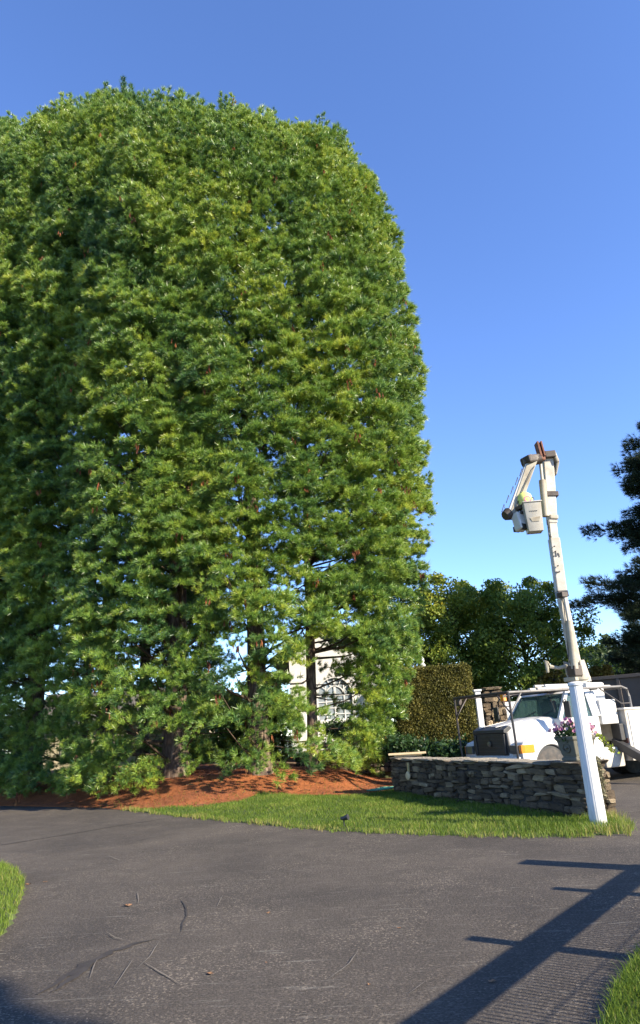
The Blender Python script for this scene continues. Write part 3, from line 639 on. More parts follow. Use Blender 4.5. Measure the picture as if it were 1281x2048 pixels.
# wall with an arched opening: pieces left, right, below and above
mb = MB(); mb.box(((xl+wx-rad)/2, .1, wt/2), (wx-rad-xl, .2, wt)); mb.box(((xr+wx+rad)/2, .1, wt/2), (xr-wx-rad, .2, wt)); mb.box((wx, .1, wsill/2), (ww_, .2, wsill))
poly = [(wx-rad, warch), (wx-rad, wt), (wx+rad, wt), (wx+rad, warch)]+[(wx+rad*math.cos(a), warch+rad*math.sin(a)) for a in np.linspace(0.15, math.pi-.15, 13)]
mb.prism(poly, 0, .2); mb.build('wall', M['house_white'], house)
mb = MB()
for k in range(int(wt/.16)): mb.box(((xl+xr)/2, 0, 0), (0.001, 0.001, 0.001)) if False else None
MB().box((xl+.04, 4.2, wt/2), (.1, 8, wt)).build('side_wall', M['taupe'], house)  # the white house's side wall, its shade put into the taupe colour
MB().box(((xl+xr)/2, 8.1, wt/2), (xr-xl, .2, wt)).build('back_wall', M['house_white'], house)
win = MB(); fr_ = .06
pts = [(wx-rad, wsill)]+[(wx-rad*math.cos(a), warch+rad*math.sin(a)) for a in np.linspace(0, math.pi, 19)]+[(wx+rad, wsill), (wx-rad, wsill)]
for a, b in zip(pts, pts[1:]): win.beam((a[0], -.01, a[1]), (b[0], -.01, b[1]), .1, .09, Vector((0, 1, 0)))
wo_ = win.build('window', M['house_white'], house)
mt = MB(); zr = []
for k in range(1, 4):
    xx = wx-rad+k*ww_/4; hh = warch+math.sqrt(max(0, rad**2-(xx-wx)**2))*(.6 if k != 2 else 1); mt.beam((xx, .03, wsill), (xx, .03, hh), .045 if k != 2 else .085, .04, Vector((1, 0, 0)))
for k in range(1, 5): zz = wsill+k*(warch-wsill)/4.0; mt.beam((wx-rad, .034, zz), (wx+rad, .034, zz), .04, .035, Vector((0, 1, 0)))
ip = [(wx-.36*math.cos(a), warch+.36*math.sin(a)) for a in np.linspace(0, math.pi, 12)]
for a, b in zip(ip, ip[1:]): mt.beam((a[0], .03, a[1]), (b[0], .03, b[1]), .04, .04, Vector((0, 1, 0)))
for a in (.6, 1.15, 2.0, 2.54): mt.beam((wx+.36*math.cos(a), .028, warch+.36*math.sin(a)), (wx+rad*math.cos(a), .028, warch+rad*math.sin(a)), .04, .035, Vector((0, 1, 0)))
mt.build('muntins', M['house_white'], wo_)
for k in range(4):
    for j in range(4): MB().box((wx-rad+(k+.5)*ww_/4, .055, wsill+(j+.5)*(warch-wsill)/4), (ww_/4-.04, .012, (warch-wsill)/4-.03)).build('pane', M['pane'], wo_)
for k in range(4):
    a0, a1 = k*math.pi/4, (k+1)*math.pi/4; q = [(wx, warch)]+[(wx+(rad-.04)*math.cos(a), warch+(rad-.04)*math.sin(a)) for a in np.linspace(a0, a1, 5)]
    MB().prism(q, .05, .062).build('pane', M['pane'], wo_)
sl = MB().box((wx, -.08, wsill-.06), (ww_+.3, .2, .08))
for k in range(8): sl.box((wx-rad+(k+.5)*ww_/8, -.05, wsill-.15), (.06, .1, .1))
sl.build('sill', M['house_white'], wo_)
pil = MB(); pil.box((xl+.28, -.09, wt*.37), (.56, .18, wt*.74)); pil.box((xl+.28, -.12, wt*.76), (.68, .28, .1)); pil.box((xl+.28, -.12, wt*.70), (.62, .24, .06)); pil.build('pilaster', M['house_white'], house, .01)
MB().prism([(xl-.5, wt), (xr+.5, wt), ((xl+xr)/2, wt+1.2)], .02, .2).build('gable', M['house_white'], house)
rf = MB()
for s, e in (((xl-.7, wt-.08), ((xl+xr)/2, wt+1.30)), ((xr+.7, wt-.08), ((xl+xr)/2, wt+1.30))): rf.beam((s[0], -.5, s[1]), (e[0], -.5, e[1]), .14, .14, Vector((0, 1, 0))) if False else rf.add([(s[0], -.45, s[1]), (e[0], -.45, e[1]), (e[0], 8.5, e[1]), (s[0], 8.5, s[1]), (s[0], -.45, s[1]+.16), (e[0], -.45, e[1]+.16), (e[0], 8.5, e[1]+.16), (s[0], 8.5, s[1]+.16)], [(0, 3, 2, 1), (4, 5, 6, 7), (0, 1, 5, 4), (1, 2, 6, 5), (2, 3, 7, 6), (3, 0, 4, 7)])
rf.build('roof', M['shingle'], house)

# beige outbuilding seen between the left trunks
bp = at(240, 1520, 38)
barn = empty('outbuilding', (bp.x, 38, .2), 0, 'beige outbuilding with grey shingle roof seen between the left pine trunks', 'outbuilding')
MB().box((0, 2.5, 1.3), (9, 5, 2.6)).build('wall', M['beige_wall'], barn)
mb = MB()
for k in range(9):
    t0 = k/9; mb.box((0, -.5+3.0*t0+.2, 2.55+1.9*t0+.05), (10, .52, .05), Matrix.Rotation(math.atan2(1.9, 3.0)-.05, 3, 'X'))
mb.build('roof', M['shingle'], barn)
for xx in (-2.6, .2, 2.8):
    wdw = MB().box((xx, -.03, 1.5), (1.1, .06, 1.0)).build('window', M['taupe'], barn); MB().box((xx, -.075, 1.5), (.9, .02, .82)).build('pane', M['black_plastic'], wdw)

# ------------------------------------------------------------------ leafy things
def leaf_cloud(C, size, var, name, mat, parent, up=0.5):
    n = len(C); nrm = unit(rng.normal(size=(n, 3))+np.array([0, 0, up])); a = unit(np.cross(nrm, rng.normal(size=(n, 3)))); b = np.cross(nrm, a)
    s = (size*rng.uniform(.6, 1.3, n))[:, None]; fold = nrm*s*.15
    V = np.stack([C-a*s, C-b*s*.6+fold, C+a*s, C+b*s*.6+fold], 1).reshape(-1, 3); k = np.arange(n)[:, None]*4
    return np_obj(name, V, np.concatenate([k+[0, 1, 2], k+[0, 2, 3]]), mat, parent, var=np.repeat(var, 4), kind='stuff')
def broadleaf(name, base, height, rx, label, mat='maple', leaves=16000, group=None, size=.12, lobes=26, trunk_r=.2, z0f=.22, cat='tree', top_yellow=.25):
    root = empty(name, base, 0, label, cat, group)
    mb = MB(); tp = trunk_mesh(mb, (0, 0, -.3), (rnd.uniform(-.3, .3), 0, height*.8), trunk_r, .03, 9, 8)
    LC = []; lobes = int(lobes*2.2)
    for k in range(lobes):
        f = (k+.5)/lobes; z = height*(z0f+(1-z0f)*.93*f); w = math.sin(math.pi*min(1, max(.12, (z/height-z0f*.6)/(1.12-z0f*.6)))**.75)*rx*.92
        a = k*2.4+rnd.uniform(-.5, .5); rr = w*rnd.uniform(.35, 1.08); c = Vector((math.cos(a)*rr, math.sin(a)*rr, z+rnd.uniform(-.3, .15))); LC.append((c, rx*rnd.uniform(.15, .27)))
        s = tp[min(len(tp)-1, int(z/height*6)+1)]; s = Vector((s.x, s.y, max(height*.15, z-rr*.7)))
        mb.tube([s, s.lerp(c, .55)+Vector((0, 0, -.1)), c], [trunk_r*.30, trunk_r*.16, .012], 5)
        if f > .45 and rnd.random() < .7: LC.append((c+Vector((rnd.uniform(-.3, .3), rnd.uniform(-.3, .3), rx*rnd.uniform(.10, .17))), rx*rnd.uniform(.09, .13)))
    mb.build('trunk', M['bark_dark'], root, smooth=True)
    per = leaves//len(LC); Cs, Vs = [], []
    for c, r in LC:
        d = unit(rng.normal(size=(per, 3))); q = rng.random(per)**.45; 
        bumpy = 1+.28*np.sin(d[:, 0]*6+c.x*3)*np.sin(d[:, 1]*7+c.z*2)*np.cos(d[:, 2]*5)
        C = np.array(c)+d*(q*r*bumpy)[:, None]*np.array([1.15, 1.15, .8]); Cs.append(C)
        hh = C[:, 2]/height; Vs.append(rng.normal(.35, .16, per)+top_yellow*ss(.55, 1.0, hh)*(1+rng.normal(0, .4, per))+rng.normal(0, .08))  # upper leaves yellower: sunlight on the crown put into their colour
    leaf_cloud(np.concatenate(Cs), size, np.concatenate(Vs), 'crown', M[mat], root); return root
def pix_tree(name, px, base_py, Y, top_py, rx, label, **kw):
    p = at(px, 1440, Y); zt = at(px, top_py, Y).z; return broadleaf(name, (p.x, Y, -.3), zt+.3, rx, label, **kw)
gm = 'leafy maples behind the hedge'
pix_tree('maple_tree', 905, 0, 36, 1158, 3.7, 'leftmost leafy maple, top coloured as if sunlit, rising above the clipped hedge', leaves=38000, size=.078, group=gm, trunk_r=.22, lobes=30)
pix_tree('maple_tree', 1068, 0, 35, 1166, 4.0, 'leafy green maple behind the boom and the truck cab', leaves=42000, size=.078, group=gm, trunk_r=.22, lobes=34, top_yellow=.12)
pix_tree('maple_tree', 985, 0, 39, 1160, 3.6, 'middle leafy maple between the two others behind the stone pillar', leaves=30000, size=.08, group=gm, trunk_r=.2, lobes=26)
pix_tree('shrub_tree', 800, 0, 36, 1230, 3.0, 'dark leafy tree low behind the right edge of the pines', leaves=12000, lobes=20, top_yellow=0)
pix_tree('shrub_tree', 505, 0, 33, 1350, 3.0, 'dark leafy tree low behind the two thick pine trunks left of the house', leaves=9000, lobes=14, top_yellow=0, z0f=.05)
pix_tree('shrub_tree', 400, 0, 36, 1370, 3.2, 'dark leafy tree low behind the centre pine trunks', leaves=9000, lobes=14, top_yellow=0, z0f=.05)
pix_tree('yellow_shrub', 1195, 0, 33, 1322, 1.7, 'yellowing bush above the dark metal bin', mat='yellow_leaf', leaves=9000, cat='bush', lobes=16, z0f=.05, size=.085)
pix_tree('yellow_shrub', 1120, 0, 32, 1325, 1.4, 'yellowing bush behind the boom turret and rack', mat='yellow_leaf', leaves=6000, cat='bush', lobes=12, z0f=.05, size=.085)
pix_tree('far_tree', 1215, 0, 60, 1290, 5.0, 'hazy green tree far behind the yellow bush', mat='far_leaf', leaves=9000, lobes=16, size=.2, z0f=.1, top_yellow=0)
pix_tree('far_tree', 1290, 0, 52, 1300, 4.5, 'green tree far right under the dark conifer', mat='far_leaf', leaves=8000, lobes=16, size=.2, z0f=.1, top_yellow=.1)
pix_tree('far_tree', 1150, 0, 70, 1310, 5.0, 'green tree far behind the boom base', mat='far_leaf', leaves=7000, lobes=14, size=.22, z0f=.1, top_yellow=0)
for px, Y, tp in ((-60, 75, 1400), (110, 80, 1420), (320, 78, 1405), (470, 82, 1425)):
    pix_tree('far_tree', px, 0, Y, tp, 6, {-60: 'distant tree beyond the leftmost pine trunk', 110: 'distant tree between the left pine trunks', 320: 'distant tree behind the outbuilding', 470: 'distant tree left of the white house'}[px], mat='far_leaf', leaves=4500, lobes=12, size=.3, z0f=.1, top_yellow=0)

# dark conifer at the right edge
def conifer(px, Y, top_py, reach, label, z0, n_whorl, per, mat='dark_pine', group=None, trunk_r=.28, dens=34, seed=1):
    r_ = random.Random(seed); p = at(px, 1440, Y); zt = at(px, top_py, Y).z; root = empty('conifer', (p.x, Y, -.3), 0, label, 'conifer', group)
    mb = MB(); trunk_mesh(mb, (0, 0, -.2), (0, 0, zt), trunk_r, .03, 9, 8); mb.build('trunk', M['bark_dark'], root, smooth=True)
    lim = MB(); Cs, As, vs = [], [], []
    for w in range(n_whorl):
        z = z0+(zt-z0)*(w/n_whorl)+r_.uniform(-.25, .25); L0 = reach*(1-(w/n_whorl))**.62*r_.uniform(.62, 1.1)
        for k in range(per):
            a = r_.uniform(0, 6.28); L = L0*r_.uniform(.7, 1.1); d = Vector((math.cos(a), math.sin(a), 0)); e = d*L+Vector((0, 0, z+L*r_.uniform(-.12, .10))); s = Vector((0, 0, z))
            lim.tube([s, s.lerp(e, .5)+Vector((0, 0, -.1)), e], [.06, .035, .01], 4); m = int(dens*L)
            t = rng.random(m)**.6; lat = rng.normal(0, 1, m)*.32*(1.15-t); sd = np.array((-d.y, d.x, 0))
            C = np.array(s)[None]*(1-t)[:, None]+np.array(e)[None]*t[:, None]+sd*lat[:, None]; C[:, 2] += rng.normal(.02, .12, m)
            Cs.append(C); As.append(np.array(d)*.8+sd*lat[:, None]+np.array([0, 0, .55])); vs.append(rng.normal(.4+.1*r_.random(), .15, m))
    lim.build('limbs', M['bark_dark'], root)
    C = np.concatenate(Cs); inst_crown(C, np.concatenate(As), rng.uniform(.8, 1.3, len(C)), np.concatenate(vs), DNG, len(DSRC), M[mat], root)
conifer(1452, 29, 810, 6.0, 'tall dark conifer reaching in from the right edge of the photo', 4.2, 19, 11, seed=4, dens=15)
conifer(1310, 40, 1185, 2.6, 'thin sparse conifer below the dark one at the right edge', 2.5, 14, 7, seed=9, dens=14, trunk_r=.15)

# clipped hedge
hp0, hp1 = at(800, 1400, 26.4), at(948, 1400, 26.4); htop = at(900, 1332, 26.4).z
hd = empty('hedge', ((hp0.x+hp1.x)/2, 27.3, -.15), -.03, 'tall box clipped hedge between the pines and the stone pillar', 'hedge')
HW, HD, HH = hp1.x-hp0.x, 1.7, htop+.15
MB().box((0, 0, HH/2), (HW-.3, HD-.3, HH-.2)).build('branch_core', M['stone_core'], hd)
def hedge_pts(n):
    f = rng.choice(4, n, p=[.5, .2, .15, .15]); a = rng.uniform(-.5, .5, n); b = rng.random(n); C = np.zeros((n, 3)); dep = np.abs(rng.normal(0, .045, n))-.03
    C[:, 2] = b*HH; C[:, 0] = a*HW; C[:, 1] = -HD/2+dep
    k = f == 1; C[k, 1] = (b[k]-.5)*HD; C[k, 2] = HH-dep[k]*.6
    k = f == 2; C[k, 0] = HW/2-dep[k]; C[k, 1] = a[k]*HD
    k = f == 3; C[k, 0] = -HW/2+dep[k]; C[k, 1] = a[k]*HD
    return C
C = hedge_pts(56000); C[:, 1] += .015*np.sin(C[:, 0]*4+C[:, 2]*3)
hv = .18*np.sin(C[:, 0]*2.3+C[:, 2]*1.7)*np.sin(C[:, 2]*2.9-C[:, 0])+.12*np.sin(C[:, 0]*7+C[:, 2]*5)
C += rng.normal(0, .02, C.shape)*(rng.random((len(C), 1)) < .3)*3
leaf_cloud(C, .034, rng.normal(.30, .22, len(C))+hv, 'foliage', M['hedge'], hd, .3)
# white finial ornament above the hedge
fp = at(846, 1332, 28.6)
fo = MB().lathe([(.05, -4.3), (.05, -.1), (.11, -.06), (.12, .04), (.05, .12), (.09, .2), (.07, .3), (.02, .38)], (0, 0, 0), 'z', 12).build('finial_post', M['house_white'], None, smooth=True)
fo.location = (fp.x, 28.6, fp.z); tag(fo, 'slim white post finial peeping above the left end of the hedge', 'finial')

def bush(name, loc, r, n, mat, label, cat='bush', size=.06, flat=.8, group=None, var=.5):
    root = empty(name, loc, 0, label, cat, group); mb = MB(); C = []
    for k in range(9):
        a = k*2.4; e = Vector((math.cos(a)*r*.6, math.sin(a)*r*.6, r*flat*rnd.uniform(.6, 1.3))); mb.tube([(0, 0, 0), e*.5+Vector((0, 0, .05)), e], [.015, .01, .004], 4)
        C.append(np.array(e)+rng.normal(0, r*.28, (n//9, 3))*np.array([1, 1, .7]))
    mb.build('stems', M['twig'], root); C = np.concatenate(C); C[:, 2] = np.abs(C[:, 2])+.02; leaf_cloud(C, size, rng.normal(var, .2, len(C)), 'leaves', M[mat], root, .5); return root
for px, py, Y, r, lab in ((690, 1478, 25.6, .8, 'low dark shrub under the arched window'), (742, 1470, 25.4, .75, 'dark shrub at the right corner of the house bed'), (796, 1490, 21.6, .55, 'green leafy plant behind the left end of the wall'), (858, 1500, 21.0, .6, 'dark shrub between the wall and the hedge'), (905, 1500, 20.6, .65, 'dark shrub left of the truck grille')):
    p = at(px, py, Y); bush('shrub', (p.x, Y, max(p.z-r*.9, -.1) if Y < 24 else .95), r, 2600, 'shrub', lab)

# stone gate pillar, white post and white gate boards
pp = at(994, 1440, 23.0); ptop = at(990, 1374, 23.0).z
pl = empty('stone_pillar', (pp.x, 23.0, -.135), 0, 'square stacked stone gate pillar with slab cap right of the hedge', 'stone pillar')
PH = ptop+.135-.1; MB().box((0, .33, PH/2), (.52, .52, PH)).build('pillar_core', M['stone_core'], pl)
for org, ex, ny in (((-.33, 0, 0), (1, 0, 0), (0, -1, 0)), ((.33, 0, 0), (0, 1, 0), (1, 0, 0)), ((-.33, 0, 0), (0, 1, 0), (-1, 0, 0))):
    face_of_stones(pl, .66, PH, Vector(org), Vector(ex), Vector(ny), rows=(.12, .22), wid=(.22, .45), depth=.14)
put_stone(pl, (0, .33, PH+.05), (.86, .86, .11), (0, 0, 0), SV, 'cap_stone')
gp = at(962, 1440, 22.2); gtop = at(956, 1382, 22.2).z
o = MB().box((0, 0, (gtop+.135)/2), (.17, .17, gtop+.135)).box((0, 0, gtop+.15), (.24, .24, .06)).build('gate_post', M['house_white'], None, .008); o.location = (gp.x, 22.2, -.135); tag(o, 'white square gate post between the hedge and the stone pillar', 'gate post')
gt = empty('white_gate', (at(1012, 1440, 24).x, 24.0, -.135), 0, 'white board gate behind the windscreen of the truck', 'gate')
for k in range(8): MB().box((.12+k*.235, 0, 1.2), (.225, .04, 2.3)).build('board', M['house_white'], gt, .004)
for z in (.4, 2.1): MB().box((.95, .05, z), (1.9, .06, .12)).build('rail', M['house_white'], gt)

# dark ribbed metal bin behind the truck
b0, b1 = at(1186, 1440, 26.0), at(1330, 1440, 24.8)
bn = empty('metal_bin', (b0.x, 26.0, -.135), math.atan2(24.8-26.0, b1.x-b0.x), 'dark brown ribbed metal bin behind the bucket truck body', 'metal bin')
BL = (b1-b0).length+2; BH = at(1190, 1358, 26).z+.135
MB().box((BL/2, 1.2, BH/2), (BL, 2.4, BH-.1)).build('body', M['bin_brown'], bn, .02)
for k in range(6): MB().box((.15+k*.95, -.05, BH/2), (.12, .1, BH-.1)).build('rib', M['bin_brown'], bn, .01)
MB().box((BL/2, -.03, BH), (BL+.1, .16, .12)).build('top_rail', M['bin_brown'], bn, .01)

# ------------------------------------------------------------------ bucket truck (local: x forward, y towards the driver's side, z up; origin under the front axle)
TP, TH = Vector((4.81, 18.85, -.07)), R(206.74)
truck = empty('bucket_truck', TP, TH, 'white bucket truck with raised boom parked behind the stone wall', 'truck')
TI = (Matrix.Translation(TP) @ Matrix.Rotation(TH, 4, 'Z')).inverted()
def tl(px, py, Y): return TI @ at(px, py, Y)          # pixel at depth Y -> truck coordinates
W, Wh, Bk = M['white_paint'], M['hood_paint'], M['black_steel']
# bonnet: lofted sections from cowl to nose
def sec(x, ws, wt_, zs, zt_, zb):
    half = [(ws+.02, zb), (ws, zs-.12), (ws-.03, zs), (wt_+.02, zt_-.05), (wt_-.10, zt_+.005), (wt_*.45, zt_+.035)]
    ring = [Vector((x, y, z)) for y, z in half]+[Vector((x, 0, zt_+.045))]+[Vector((x, -y, z)) for y, z in reversed(half)]; return ring
hood = MB().loft([sec(-.62, .93, .80, 1.40, 1.70, .8), sec(-.35, .91, .76, 1.38, 1.69, .8), (sec(0, .87, .68, 1.34, 1.65, .8)), sec(.4, .82, .62, 1.27, 1.58, .8), sec(.72, .78, .58, 1.20, 1.51, .8), sec(.88, .74, .54, 1.12, 1.42, .8), sec(.93, .70, .48, 1.05, 1.30, .8)])
hd_o = hood.build('bonnet', Wh, truck, smooth=True)
MB().box((.55, .33, 1.60), (.9, .02, .012), Matrix.Rotation(.14, 3, 'Y')).box((.55, -.33, 1.60), (.9, .02, .012), Matrix.Rotation(.14, 3, 'Y')).build('crease', Wh, hd_o)
MB().prism([(.72, 1.50), (.80, 1.56), (.99, 1.47), (1.0, 1.40), (.93, 1.38)], -.62, .62).build('bug_deflector', M['black_plastic'], hd_o, .01)
# wings with wheel arches
for s in (1, -1):
    arch = [(.56*math.cos(a), .50+.56*math.sin(a)) for a in np.linspace(math.pi-.12, .12, 15)]
    poly = [(-.62, .56)]+arch+[(.70, .56), (.86, .62), (.93, .80), (.93, 1.04), (.86, 1.16), (.55, 1.25), (.1, 1.33), (-.35, 1.38), (-.62, 1.39)]
    MB().prism(poly, s*.74, s*1.12).build('wing', Wh, truck, .055, True, 3)
    MB().prism([(.54*math.cos(a), .50+.54*math.sin(a)) for a in np.linspace(0, math.pi, 17)], s*.70, s*1.05).build('arch_liner', M['black_plastic'], truck)
    MB().box((.945, s*.88, 1.0), (.09, .30, .20)).build('headlight', M['lens_clear'], truck, .015)
    am = MB().prism([(.90, s*1.037), (.96, s*1.037), (.94, s*1.11), (.86, s*1.137), (.55, s*1.137), (.55, s*1.10)], .91, 1.10, 'z').build('indicator', M['amber'], truck, .01)
# grille
gr = MB()
gr.prism([(-.64, .86), (.64, .86), (.70, 1.05), (.66, 1.40), (-.66, 1.40), (-.70, 1.05)], .90, .955, 'x'); gro = gr.build('grille', M['black_plastic'], truck, .02)
for z in (.96, 1.05, 1.14, 1.23, 1.32): MB().box((.968, 0, z), (.03, 1.12, .018)).build('bar', Bk, gro)
for y in (-.56, .56): MB().box((.975, y, 1.13), (.05, .09, .48)).build('side_bar', M['black_plastic'], gro, .015)
MB().lathe([(.0, .0), (.07, 0), (.065, .02), (0, .025)], (.985, 0, 1.14), 'x', 14).build('badge', M['lens_clear'], gro)
MB().box((.92, 0, .775), (.14, 2.1, .13)).build('valance', Wh, truck, .03, True)
MB().box((1.0, 0, .52), (.16, 2.3, .3)).build('bumper', Bk, truck, .03, True)
# cab
cabp = [(-.55, .50), (-.55, 1.40), (-.50, 1.66), (-1.88, 1.66), (-1.88, .50)]
cab = MB().prism(cabp, -1.03, 1.03).build('cab', W, truck, .04, True)
def quad_panel(a, b, c, d, th, name, mat, parent, bev=0):
    a, b, c, d = map(Vector, (a, b, c, d)); n = (b-a).cross(d-a).normalized()*th
    return MB().add([a, b, c, d, a+n, b+n, c+n, d+n], [(0, 1, 2, 3), (7, 6, 5, 4), (0, 4, 5, 1), (1, 5, 6, 2), (2, 6, 7, 3), (3, 7, 4, 0)]).build(name, mat, parent, bev)
RZ, RX0, RX1, RW = 2.30, -1.02, -1.80, .86
for s in (1, -1):
    MB().beam((-.56, s*.97, 1.64), (RX0, s*RW, RZ), .09, .10, Vector((0, 1, 0))).build('windscreen_pillar', W, cab, .015)
    MB().beam((-1.84, s*.98, 1.64), (RX1, s*RW, RZ), .10, .34, Vector((0, 1, 0))).build('rear_pillar', W, cab, .015)
    quad_panel((-.62, s*.96, 1.66), (-1.70, s*.975, 1.66), (-1.68, s*.86, RZ-.02), (-1.06, s*.86, RZ-.02), .008, 'side_window', M['glass'], cab)
    dr = MB().box((-1.16, s*1.035, 1.10), (1.1, .02, 1.06)).build('door', W, cab, .008)
    MB().box((-1.58, s*1.052, 1.42), (.15, .02, .06)).build('handle', M['black_plastic'], dr, .004)
    mi = MB(); mi.tube([(-.62, s*1.0, 1.35), (-.50, s*1.33, 1.42), (-.50, s*1.33, 2.12), (-.72, s*.99, 2.05)], .012, 6); mi.tube([(-.70, s*1.0, 1.66), (-.50, s*1.33, 1.70)], .011, 6); mo = mi.build('mirror', M['black_plastic'], truck)
    MB().box((-.49, s*1.36, 1.86), (.05, .2, .40)).build('mirror_glass', M['black_plastic'], mo, .015)
    MB().box((-1.1, s*.95, .40), (1.2, .22, .06)).box((-1.1, s*1.0, .28), (1.2, .16, .04)).build('step', Bk, truck)
quad_panel((-.55, -.92, 1.67), (-.55, .92, 1.67), (-1.02, .82, RZ-.02), (-1.02, -.82, RZ-.02), .008, 'windscreen', M['glass'], cab)
quad_panel((-1.86, -.7, 1.75), (-1.86, .7, 1.75), (-1.83, .62, RZ-.12), (-1.83, -.62, RZ-.12), .008, 'rear_window', M['glass'], cab)
MB().prism([(RX0+.06, RZ-.03), (RX0-.1, RZ+.05), (-1.5, RZ+.08), (RX1-.05, RZ+.05), (RX1-.08, RZ-.03)], -.90, .90).build('roof', W, cab, .03, True)
MB().box((-1.84, 0, 1.74), (.06, 1.9, .2)).build('rear_panel', W, cab)
MB().box((-.72, 0, 1.66), (.3, 1.8, .06)).build('dashboard', M['seat'], cab, .02)
for y in (-.45, .45): MB().box((-1.62, y, 1.75), (.16, .5, .75)).box((-1.6, y, 2.1), (.12, .26, .2)).build('seat', M['seat'], cab, .04)
MB().lathe([(.185, -.014), (.21, 0), (.185, .014), (.17, 0)], (0, 0, 0), 'z', 18).build('steering_wheel', M['black_plastic'], cab, smooth=True).location = (-1.0, .45, 1.78)
for y in (-.3, .3): MB().beam((-.52, y, 1.72), (-.68, y+.34, 1.87), .02, .015).build('wiper', M['black_plastic'], cab)
# running gear
def wheel(x, y, s, dual=False):
    ty = MB().lathe([(.30, -.14), (.44, -.145), (.485, -.11), (.49, 0), (.485, .11), (.44, .145), (.30, .14)], (x, y, .49), 'y', 30)
    o = ty.build('wheel', M['rubber'], truck, smooth=True)
    MB().lathe([(.02, s*.03), (.10, s*.10), (.13, s*.09), (.14, s*.035), (.25, s*.03), (.29, s*.13), (.305, s*.14), (.31, s*.1), (.31, -s*.1)], (x, y, .49), 'y', 26).build('rim', M['rim'], o, smooth=True)
    for k in range(8): a = k*math.pi/4; MB().lathe([(.022, 0), (.022, s*.03), (.012, s*.034)], (x+.195*math.cos(a), y+s*.034, .49+.195*math.sin(a)), 'y', 6).build('lug_nut', M['rim'], o)
for s in (1, -1): wheel(0, s*.94, s); wheel(-4.6, s*.95, s); wheel(-4.6, s*.64, s)
ch = MB()
for s in (1, -1): ch.box((-2.9, s*.42, .72), (7.4, .09, .24))
ch.box((0, 0, .48), (.14, 1.7, .14)); ch.box((-4.6, 0, .49), (.2, 1.6, .22)); ch.build('chassis', Bk, truck, .01)
# side locker body
bx0 = -2.62; BZ0, BZ1 = .50, 1.78
bodyw = 1.22
body = MB(); body.box((bx0-2.3, 0, (BZ0+BZ1)/2+.25), (4.6, 1.5, BZ1-BZ0-.5))
for s in (1, -1): body.box((bx0-2.3, s*(bodyw-.26), (BZ0+BZ1)/2), (4.6, .52, BZ1-BZ0))
body = body.build('locker_body', M['dirty_white'], truck, .015)
for s in (1, -1):
    for k in range(4):
        dx0 = bx0-.10-k*.86; d_ = MB().box((dx0-.42, s*(bodyw+.008), (BZ0+BZ1)/2-.01), (.83, .025, BZ1-BZ0-.14)).build('locker_door', W, body, .006)
        lx = dx0-.60 if k % 2 == 0 else dx0-.2
        MB().box((lx, s*(bodyw+.026), 1.22), (.15, .015, .14)).build('latch', M['black_plastic'], d_, .006)
        MB().box((lx, s*(bodyw+.036), 1.22), (.08, .012, .07)).build('latch_handle', M['lens_clear'], d_)
        if k == 0:
            for j in range(5): MB().box((dx0-.12-j*.045, s*(bodyw+.023), .70-.004*j), (.034, .004, .035)).build('red_mark', M['red_print'], d_)
            MB().box((dx0-.36, s*(bodyw+.023), .64), (.05, .004, .04)).build('black_mark', M['black_plastic'], d_)
    MB().box((bx0-2.3, s*(bodyw-.2), BZ1+.02), (4.66, .46, .05)).build('top_ledge', W, body, .008)
    for k in range(6): MB().lathe([(.018, 0), (.018, .012), (.0, .014)], (bx0+.002, s*(.85+.2*(k % 2)), .85+.28*(k//2)), 'x', 8).build('bolt', Bk, body)
    MB().box((bx0+.01, s*.98, 1.0), (.02, .40, .13)).build('rust_patch', M['rust'], body)
MB().box((bx0+.1, .98, 1.22), (.16, .3, .42)).build('step_box', M['black_plastic'], body, .02)
MB().box((-2.2, .78, .62), (.7, .5, .5)).build('fuel_tank', M['dirty_white'], truck, .05, True)
# white tool chest behind the cab + pedestal
MB().box((-2.28, .25, 2.28), (.62, .9, .5)).build('tool_chest', W, truck, .02, True)
MB().box((-2.25, .3, 1.75), (.6, 1.5, .62)).build('chest_base', W, truck, .02)
# overhead pipe rack
rk = MB()
fr_t = tl(1033, 1390, 18.0); RT = 2.34; FX = 1.10
zc = RT
def bar(pts, r=.028, name='rail', mat=Bk, parent=None): return MB().tube(pts, r, 8).build(name, mat, parent, smooth=True)
rack = MB().tube([(FX, -1.12, zc), (FX, 1.10, zc)], .035, 8).build('pipe_rack', Bk, truck, smooth=True)
for s in (1, -1):
    bar([(FX, s*1.10, zc), (FX-.02, s*1.10, 1.4), (FX-.05, s*1.08, .55)], .03, 'post', parent=rack)
    bar([(FX, s*.62, zc), (FX, s*1.10, zc-.50)], .02, 'brace', parent=rack)
    bar([(FX-.42, s*1.10, zc), (FX, s*1.10, zc-.50)], .02, 'brace', M['rack_lit'] if s > 0 else Bk, parent=rack)
    xe = -3.05
    bar([(FX, s*1.10, zc), (-1.0, s*1.10, zc+.02), (xe+.25, s*1.10, zc+.04), (xe+.05, s*1.10, zc-.03), (xe, s*1.10, zc-.22), (xe, s*1.10, BZ1+.04)], .03, 'side_rail', M['rack_lit'] if s > 0 else Bk, parent=rack)
    bar([(-2.0, s*1.10, zc), (-2.7, s*1.10, zc-.40), (xe, s*1.10, zc-.40)], .018, 'brace', parent=rack)
    MB().box((FX+.0, s*.9, zc-.12), (.10, .12, .16)).build('marker_lamp', M['amber'] if s > 0 else M['dark_brown'], rack, .01)
for x_ in (.2, -.9, -1.9, -2.8): bar([(x_, -1.10, zc), (x_, 1.10, zc)], .025, 'cross_bar', parent=rack)
